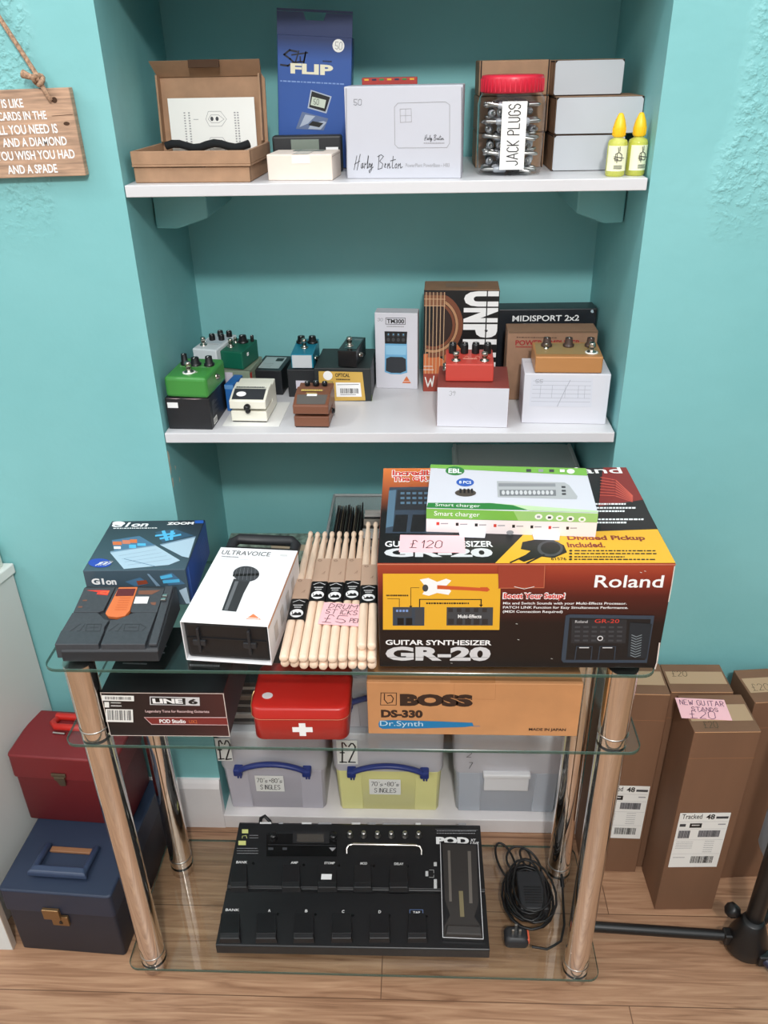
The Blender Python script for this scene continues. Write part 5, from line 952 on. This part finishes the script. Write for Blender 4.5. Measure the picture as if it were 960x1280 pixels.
g = G(); g.loft([(.004, .046, .034, .008), (.016, .048, .036, .009), (.024, .044, .032, .009), (.027, .034, .022, .008)], BPL2, Matrix.Translation((-.040, -.085, 0))); g.build('plug', ad)
g = G()
for x, y in ((-.048, -.089), (-.034, -.089), (-.041, -.078)): g.box(x - .0025, x + .0025, y - .0016, y + .0016, .027, .043, STEEL, .0005)
g.build('pins', ad)
g = G(); g.box(-.022, -.0145, -.097, -.074, .010, .0235, mat('orange_label', (206, 92, 62), .5), .001); g.build('fuse_label', ad)

# ================================================================== stored stock in the alcove
ZP = .0425
def plastic(name, c, al=.9): return mat(name, c, .3, alpha=al)
LIDP = plastic('lid_plastic', (214, 212, 218), .8); HB = mat('handle_blue', (34, 50, 116), .4)
def storage(lab, x0, x1, y0, z, bodym, hb, blue=True, h=.245, lidm=None):
    cx = (x0 + x1) / 2; w_ = x1 - x0; d = .325; t = thing('storage_box', lab, 'storage box', (cx, y0, z), 0, 'plastic storage boxes in the alcove'); M = Matrix.Translation((0, d / 2, 0))
    hs = h * .54
    g = G(); g.loft([(.0005, w_ * .90, d * .93, .012), (.003, w_ * .915, d * .945, .014), (hs, w_ * .955, d * .975, .016)], bodym, M, 5)
    for sx in (-1, 1): g.hexa([(sx * w_ * .335 - w_ * .1, d * .02, .004), (sx * w_ * .335 + w_ * .1, d * .02, .004), (sx * w_ * .335 + w_ * .1, d * .05, .004), (sx * w_ * .335 - w_ * .1, d * .05, .004), (sx * w_ * .345 - w_ * .1, .003, hs), (sx * w_ * .345 + w_ * .1, .003, hs), (sx * w_ * .345 + w_ * .1, d * .05, hs), (sx * w_ * .345 - w_ * .1, d * .05, hs)], bodym, .002)
    g.build('tub', t)
    g = G(); g.loft([(hs + .0002, w_ * .97, d * .985, .016), (hs + .004, w_ * .985, d * .99, .018), (h * .92, w_ * .99, d * .995, .02), (h, w_, d, .02), (h + .003, w_ * .98, d * .98, .018)], lidm or LIDP, M, 5)
    if lidm: g.box(w_ * .46, w_ * .49, .01, d - .01, h + .0028, h + .008, lidm, .002); g.box(-w_ * .49, -w_ * .46, .01, d - .01, h + .0028, h + .008, lidm, .002)
    g.build('lid', t)
    if blue:
        g = G(); n = 14; pts = [(-hb + 2 * hb * i / n, -.012, hs + .008 + .024 * math.sin(PI * i / n) ** .7) for i in range(n + 1)]; g.tube(pts, .0075, HB, 8, False, None, .75)
        for sx in (-1, 1):
            g.box(sx * hb - .010, sx * hb + .010, -.018, .006, hs - .002, hs + .016, HB, .003); g.box(sx * hb - .003, sx * hb + .001, -.014, .004, hs - .012, hs, HB, .001); g.box(sx * hb + .003, sx * hb + .007, -.014, .004, hs - .012, hs, HB, .001)
        g.build('handle', t)
    else:
        g = G(); HW = mat('clip_white', (222, 222, 224), .4); g.box(-.058, .048, -.012, .004, hs - .004, hs + .008, HW, .003); g.box(-.055, .045, -.008, .003, hs - .045, hs - .004, HW, .002); g.build('clip', t)
    return t, w_, hs
GRB1 = plastic('lilac_grey_plastic', (196, 192, 202)); YLB = plastic('pale_yellow_plastic', (238, 234, 160)); BLB = plastic('blue_grey_plastic', (190, 196, 206), .85)
def note(t, cx, cz, w_, h, lines, y=-.0035, wd=.0022, name='paper_note', ink=BLACK):
    g = G(); g.box(-w_ / 2, w_ / 2, 0, .0006, 0, h, PAPER); F = Face((-w_ / 2, 0, 0), (1, 0, 0), (0, 0, 1), w_, h)
    for s_, x0, y0, x1, y1 in lines: g.ink(F, s_, x0 * w_, (1 - y0) * h, x1 * w_, (1 - y1) * h, ink, wd, .08)
    return g.build(name, t, (cx, y, cz))
YS = 1.322
t, w_, hs = storage('grey plastic box with blue handle, left one of the three under the table', -.398, -.150, YS, ZP, GRB1, .078)
note(t, -.105, .165, .034, .068, [('£2', .08, .10, .90, .92)], -.004, .0034); note(t, -.012, .064, .066, .050, [("70's+80's", .06, .16, .94, .42), ('SINGLES', .16, .58, .84, .86)], .001, .0013)
g = G(); g.lathe([(.009, 0), (.010, .002), (.006, .003), (.0003, .003)], mat('grey_grommet', (96, 92, 90), .5), 18, Matrix.Rotation(PI / 2, 4, 'X')); g.build('grommet', t, (-.085, .009, .052))
t, w_, hs = storage('pale yellow plastic box with blue handle, middle one of the three under the table', -.139, .114, YS, ZP, YLB, .082)
note(t, -.090, .160, .046, .072, [('£2', .14, .10, .86, .92)], -.004, .0034); note(t, -.008, .060, .072, .048, [("70's+80's", .06, .16, .94, .42), ('SINGLES', .16, .58, .84, .86)], .001, .0013)
t, w_, hs = storage('pale blue grey plastic box with white clip, right one of the three under the table', .133, .385, YS, ZP, BLB, .08, False)
g = G(); F = Face((-.1, -.001, .15), (1, 0, 0), (0, 0, 1), .02, .06); g.ink(F, '2', .004, .052, .013, .036, GREYD, .0012); g.ink(F, '7', .008, .020, .016, .002, GREYD, .0012); g.build('pen_mark', t, (0, -.002, 0))
# second tier
z2 = ZP + .245 + .0035
t, w_, hs = storage('grey plastic box with blue handle stacked on the pale yellow box', -.1385, .113, YS + .01, z2, GRB1, .082, True, .145)
storage('tall grey tub filling the right side of the alcove behind the big red box', .128, .392, YS + .015, z2, plastic('grey_tub_plastic', (214, 216, 214), .95), .07, False, .54, mat('tub_lid_white', (240, 240, 236), .4))
g = G()
cols = [(118, 112, 110), (42, 40, 42), (150, 142, 138), (60, 52, 50), (134, 128, 126), (36, 34, 36), (112, 96, 88), (48, 46, 50), (160, 156, 154), (40, 38, 40)]
zz = z2 + .0002
for i, c in enumerate(cols):
    g = G(); th = .0125; g.box(-.09, .09, 0, .18, 0, th, mat('disc_case_%d' % i, c, .5), .001); g.box(-.0902, -.084, -.0003, .1803, .002, th - .002, mat('case_spine', (190, 186, 180), .6)); 
    tag(g.build('disc_case', None, (-.302 + .004 * math.sin(i * 2.3), 1.342 + .004 * math.cos(i * 1.7), zz), .02 * math.sin(i)), '%s disc case in the flat pile behind the red tin, %s from the bottom' % ('dark' if sum(c) < 180 else 'grey', ORD[i]), 'disc case', 'flat pile of disc cases'); zz += th + .0004
MAPP = mat('mottled_teal_print', (122, 142, 132), .6, var=.35, scale=55)
g = carton(.225, .05, .350, MAPP, .001); F = faces(.225, .05, .35)[0]; g.pr(F, .10, .35, .225, .334, mat('sand_print', (178, 168, 146), .6)); g.pr(F, .0, .25, .225, .235, mat('sand_print')); g.line(F, [(.02, .22), (.12, .30), (.21, .26)], .003, mat('slate_pale_print'))
tag(g.build('map_box', None, (-.262, 1.545, z2)), 'upright box with mottled teal and grey print behind the drumsticks', 'box')
# crate of singles
zc = z2 + .145 + .0035; cr = thing('record_crate', 'clear plastic crate of vinyl singles behind the drumsticks', 'crate', (-.022, 1.368, zc)); CLR = plastic('clear_crate_plastic', (200, 206, 206), .28); CRIM = plastic('crate_rim_plastic', (176, 182, 182), .8)
W, D, H, t_ = .232, .28, .272, .0022
g = G(); g.box(-W / 2, W / 2, 0, D, 0, .003, CLR); g.box(-W / 2, W / 2, 0, t_, .003, H, CLR); g.box(-W / 2, W / 2, D - t_, D, .003, H, CLR); g.box(-W / 2, -W / 2 + t_, t_, D - t_, .003, H, CLR); g.box(W / 2 - t_, W / 2, t_, D - t_, .003, H, CLR); g.build('tub', cr)
g = G(); r_ = .004
for a_, b_ in (((-W / 2, 0), (W / 2, 0)), ((W / 2, 0), (W / 2, D)), ((W / 2, D), (-W / 2, D)), ((-W / 2, D), (-W / 2, 0))): g.tube([(a_[0], a_[1], H), (b_[0], b_[1], H)], r_ * .8, CRIM, 8)
g.build('rim', cr)
dk = [(34, 32, 34), (74, 66, 58), (28, 28, 34), (96, 88, 74), (44, 38, 36), (66, 70, 64)]
rr = random.Random(11); proto = {}
for i in range(13):
    k = i % 6
    if k not in proto: g = G(); g.box(-.0011, .0011, 0, .21, 0, .172, mat('single_dark_%d' % k, dk[k], .6)); o = g.build('vinyl_single'); proto[k] = o
    else: o = proto[k].copy(); C.objects.link(o)
    o.location = (-.022 - W / 2 + .010 + i * .0046, 1.368 + .045 + rr.uniform(-.006, .006), zc + .0825 + rr.uniform(0, .009)); o.rotation_euler = (0, rr.uniform(-.008, .008), 0)
    tag(o, 'dark edged vinyl single filed side by side in the left row of the clear crate', 'record', 'dark singles in the clear crate')
lt = [(188, 186, 182), (70, 66, 62), (164, 156, 146), (206, 204, 200), (48, 46, 46)]; proto = {}
for i in range(12):
    k = (0, 1, 3, 2, 4, 3, 0, 1, 2, 4, 3, 0)[i]
    if k not in proto: g = G(); g.box(-.076, .076, -.0028, .0028, 0, .165, mat('single_light_%d' % k, lt[k], .6)); o = g.build('vinyl_single'); proto[k] = o
    else: o = proto[k].copy(); C.objects.link(o)
    o.location = (.0095, 1.368 + .05 + i * .0178, zc + .083 + rr.uniform(0, .007)); o.rotation_euler = (rr.uniform(-.05, .0), 0, rr.uniform(-.008, .008))
    tag(o, 'vinyl single filed face on in the right row of the clear crate', 'record', 'face on singles in the clear crate')
g = G(); g.box(-.110, .110, .035, .268, .0032, .081, mat('crate_packing_card', (96, 84, 72), .8)); o = g.build('packing_block', cr)

# ================================================================== tall cartons on the right
def tall(lab, x0, x1, y0, y1, d, h, label=None, mark=None):
    w_ = math.hypot(x1 - x0, y1 - y0); a = put(x0, x1, y0, y1); g = G(); g.box(-w_ / 2, w_ / 2, 0, d, 0, h, KRAFT2, .0015); F, T, Lf, Rt = faces(w_, d, h)
    g.pr(T, .004, d * .72, w_ - .004, d * .28, mat('kraft_tape', (182, 150, 118), .25)); g.line(F, [(.002, h - .001), (w_ - .002, h - .001)], .0012, mat('kraft_pale_edge')); g.line(F, [(.0, h * .87), (w_, h * .87)], .0006, mat('kraft_crease'))
    if mark: g.ink(T, '£20', *mark, mat('pencil_dark', (74, 66, 48), .7), .0011)
    o = tag(g.build('tall_carton', None, (a[0], a[1], 0), a[2]), lab, 'box', 'tall cartons by the right wall')
    if label:
        lx, lz = label; g = G(); W, H = .098, .158; g.box(0, W, -.0006, 0, 0, H, PAPER); F = Face((0, -.0006, 0), (1, 0, 0), (0, 0, 1), W, H); g.lay = .0001
        k = lambda u, v: (u * W, (1 - v) * H)
        def R(u0, v0, u1, v1, m): g.pr(F, u0 * W, (1 - v0) * H, u1 * W, (1 - v1) * H, m)
        g.tx(F, 'Tracked', .05 * W, .985 * H, .45 * W, .90 * H, BLACK, .01); g.tx(F, '48', .53 * W, .98 * H, .70 * W, .89 * H, BLACK, .03); R(.73, .06, .97, .10, GREYD)
        R(.02, .15, .98, .153, GREYL); R(.04, .19, .16, .24, GREYD); R(.24, .18, .48, .26, BLACK); g.fuzz(F, .28 * W, .80 * H, .44 * W, .77 * H, WHITE); R(.8, .19, .95, .21, GREYL); R(.02, .28, .98, .283, GREYL)
        R(.05, .31, .28, .45, GREYL); g.bars(F, .05 * W, .69 * H, .28 * W, .55 * H, GREYD, 10); R(.45, .31, .88, .43, GREYL); g.bars(F, .45 * W, .69 * H, .88 * W, .57 * H, GREYD, 22); R(.02, .48, .98, .483, GREYL)
        for v in (.51, .54, .57, .60, .63): g.fuzz(F, .05 * W, (1 - v) * H, .4 * W, (1 - v - .012) * H, GREYL)
        for v in (.50, .54, .58, .62, .66, .70): g.fuzz(F, .62 * W, (1 - v) * H, .82 * W, (1 - v - .014) * H, GREYL)
        R(.02, .74, .98, .743, GREYL); g.bars(F, .42 * W, .21 * H, .88 * W, .08 * H, BLACK, 24); g.fuzz(F, .05 * W, .2 * H, .3 * W, .18 * H, GREYL)
        g.build('shipping_label', o, (lx - w_ / 2, -.0004, lz))
    return o
tall('tall brown carton with shipping label, partly hidden by the right front table leg', .418, .5365, 1.210, 1.208, .092, .515, (.016, .110))
tall('tall brown carton at the back against the wall behind the one with the pink card', .5415, .6605, 1.2215, 1.2225, .082, .510, None, (.015, .060, .044, .045))
fb_ = tall('tall brown carton with pink card on top and shipping label in front', .556, .6775, 1.1175, 1.1215, .0985, .507, (.008, .137), (.022, .026, .047, .010))
tall('tall brown carton at the right edge of the picture, turned slightly', .6905, .8085, 1.194, 1.205, .094, .510, None, (.012, .050, .045, .032))
card('price_card', 'pink card reading new guitar stands £20 lying on a tall carton', (.588, 1.150, .5076), math.radians(-3), .091, .055, [('NEW GUITAR', .06, .10, .94, .34), ('STANDS', .26, .44, .78, .62), ('£20', .18, .62, .68, .98)], PINK, INKP, 0, .0012)

# folded stand at the right edge
sd = thing('tripod_stand', 'black tripod stand with round hub at the right edge by the tall cartons', 'stand', (.712, 1.030, 0)); SB = mat('stand_black', (20, 20, 21), .38)
g = G(); g.lathe([(.036, .014), (.040, .020), (.038, .045), (.026, .085), (.021, .098), (.019, .100), (.0004, .100)], SB, 28); g.build('hub', sd)
g = G(); g.lathe([(.0165, .100), (.0165, .62), (.0195, .62), (.0195, .65), (.012, .652), (.012, 1.12), (.0003, 1.121)], SB, 22, Matrix.Translation((.004, .006, 0))); g.build('pole', sd)
g = G(); g.lathe([(.004, 0), (.004, .012), (.013, .013), (.015, .018), (.015, .028), (.011, .033), (.0004, .033)], SB, 8, Matrix.Translation((-.018, .018, .088)) @ Matrix.Rotation(-.9, 4, 'Y')); g.build('knob', sd)
for p, q, m in (((-.03, .003, .043), (-.338, .018, .043), SB), ((.018, -.026, .030), (.125, -.20, .024), mat('stand_blue_reflection', (34, 38, 62), .3)), ((.02, .026, .034), (.16, .13, .028), SB)):  # bluish leg colour stands in for light reflected on the black leg
    g = G(); g.tube([p, q], .0105, m, 10); dd = (V(q) - V(p)).normalized(); lg = g.build('leg', sd)
    g = G(); g.lathe([(.0115, 0), (.0135, .004), (.0135, .026), (.0115, .028)], BPL2, 14, Matrix.Translation(V(q) - dd * .022 + V((0, 0, -.0))) @ dd.to_track_quat('Z', 'Y').to_matrix().to_4x4()); g.build('rubber_foot', lg)
    g = G(); g.box(-.012, .012, -.012, .012, -.016, .012, SB, .004, 2, Matrix.Translation(V(p) + dd * .006)); g.build('leg_joint', sd)
g = G(); g.loft([(.236, .018, .05, .006), (.250, .026, .06, .008), (.335, .026, .06, .008), (.350, .018, .05, .006)], mat('pale_grey_pad', (150, 156, 164), .5), Matrix.Translation((.020, .05, -.012))); g.build('pad', sd)
g = G(); g.box(.004, .024, .02, .03, .27, .31, SB, .002); g.build('pad_bracket', sd)

# record cases on the left
def case(name, lab, x0, x1, y0, y1, d, z, h, zl, m, ml, latch, handle):
    w_ = math.hypot(x1 - x0, y1 - y0); a = put(x0, x1, y0, y1); t = thing(name, lab, 'case', (a[0], a[1], z), a[2], 'record carrying cases'); M = Matrix.Translation((0, d / 2, 0))
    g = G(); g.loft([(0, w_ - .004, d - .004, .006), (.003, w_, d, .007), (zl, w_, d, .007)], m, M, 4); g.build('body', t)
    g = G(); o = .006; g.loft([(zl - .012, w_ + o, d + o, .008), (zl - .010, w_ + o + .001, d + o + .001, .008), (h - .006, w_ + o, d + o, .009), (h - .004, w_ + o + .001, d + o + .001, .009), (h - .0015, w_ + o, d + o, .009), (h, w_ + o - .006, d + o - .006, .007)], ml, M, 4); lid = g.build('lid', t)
    lx, lz, lw, lh, style = latch; BR = BRONZE if style else mat('tarnished_latch', (128, 116, 96), .3, .85)
    g = G()
    if style:
        g.box(lx - lw * .55, lx + lw * .30, -.0105, -.0035, lz, lz + lh * .60, BR, .001); g.box(lx - lw * .25, lx + lw * .60, -.0062, -.0005, lz - lh * .50, lz + lh * .08, BR, .0008); g.lathe([(.0022, 0), (.0022, .0015), (.0003, .0015)], BLACK, 10, Matrix.Translation((lx + lw * .2, -.0062, lz - lh * .22)) @ Matrix.Rotation(PI / 2, 4, 'X')); g.box(lx + lw * .12, lx + lw * .28, -.0072, -.006, lz - lh * .36, lz - lh * .24, BLACK)
    else:
        g.box(lx - lw * .5, lx + lw * .5, -.0075, -.0035, lz + lh * .25, lz + lh * .5, BR, .0008); g.box(lx - lw * .34, lx + lw * .40, -.0085, -.003, lz, lz + lh * .25, BR, .001); g.prism(Face((lx, -.003, lz), (1, 0, 0), (0, 0, 1), 1, 1), [(-lw * .3, .001), (-lw * .05, -lh * .5), (lw * .35, -lh * .45), (lw * .38, .001)], .004, BR, .0006)
    g.build('latch', t)
    hx0, hx1, hy0, hy1, hm, tan = handle; g = G(); zt_ = h
    if tan:
        g.hexa([(hx0 - .006, hy0 - .011, zt_ + .006), (hx1 + .006, hy0 - .011, zt_ + .006), (hx1 - .002, hy0 + .010, zt_ + .008), (hx0 + .002, hy0 + .010, zt_ + .008), (hx0 - .003, hy0 - .009, zt_ + .019), (hx1 + .003, hy0 - .009, zt_ + .019), (hx1 - .006, hy0 + .008, zt_ + .021), (hx0 + .006, hy0 + .008, zt_ + .021)], hm, .004, 3)
        for x in (hx0 + .006, hx1 - .006): g.tube([(x, hy0, zt_ + .012), (x, hy1, zt_ + .008), (x, hy1 + .004, zt_ - .001)], .0065, hm, 8)
        g.build('handle', t); g = G(); g.box(hx0 + .014, hx1 - .014, hy1 - .012, hy1, zt_ + .0002, zt_ + .006, mat('tan_strip', (138, 96, 66), .5), .0015); g.build('handle_strip', t)  # light brown strip lying behind the handle grip
    else:
        g.tube([(hx0, hy1, zt_ + .002), (hx0, hy0 + .012, zt_ + .010), (hx0 + .012, hy0, zt_ + .012), (hx1 - .012, hy0, zt_ + .012), (hx1, hy0 + .012, zt_ + .010), (hx1, hy1, zt_ + .002)], .0072, hm, 10); g.tube([(hx0 - .004, hy1, zt_ + .006), (hx1 + .004, hy1, zt_ + .006)], .0078, hm, 10); g.build('handle', t)
        g = G(); g.tube([(hx0 + .008, hy0 - .008, zt_ + .003), (hx0 + .034, hy0 - .009, zt_ + .003)], .0028, STEEL, 8); g.build('handle_pin', t)
    return t
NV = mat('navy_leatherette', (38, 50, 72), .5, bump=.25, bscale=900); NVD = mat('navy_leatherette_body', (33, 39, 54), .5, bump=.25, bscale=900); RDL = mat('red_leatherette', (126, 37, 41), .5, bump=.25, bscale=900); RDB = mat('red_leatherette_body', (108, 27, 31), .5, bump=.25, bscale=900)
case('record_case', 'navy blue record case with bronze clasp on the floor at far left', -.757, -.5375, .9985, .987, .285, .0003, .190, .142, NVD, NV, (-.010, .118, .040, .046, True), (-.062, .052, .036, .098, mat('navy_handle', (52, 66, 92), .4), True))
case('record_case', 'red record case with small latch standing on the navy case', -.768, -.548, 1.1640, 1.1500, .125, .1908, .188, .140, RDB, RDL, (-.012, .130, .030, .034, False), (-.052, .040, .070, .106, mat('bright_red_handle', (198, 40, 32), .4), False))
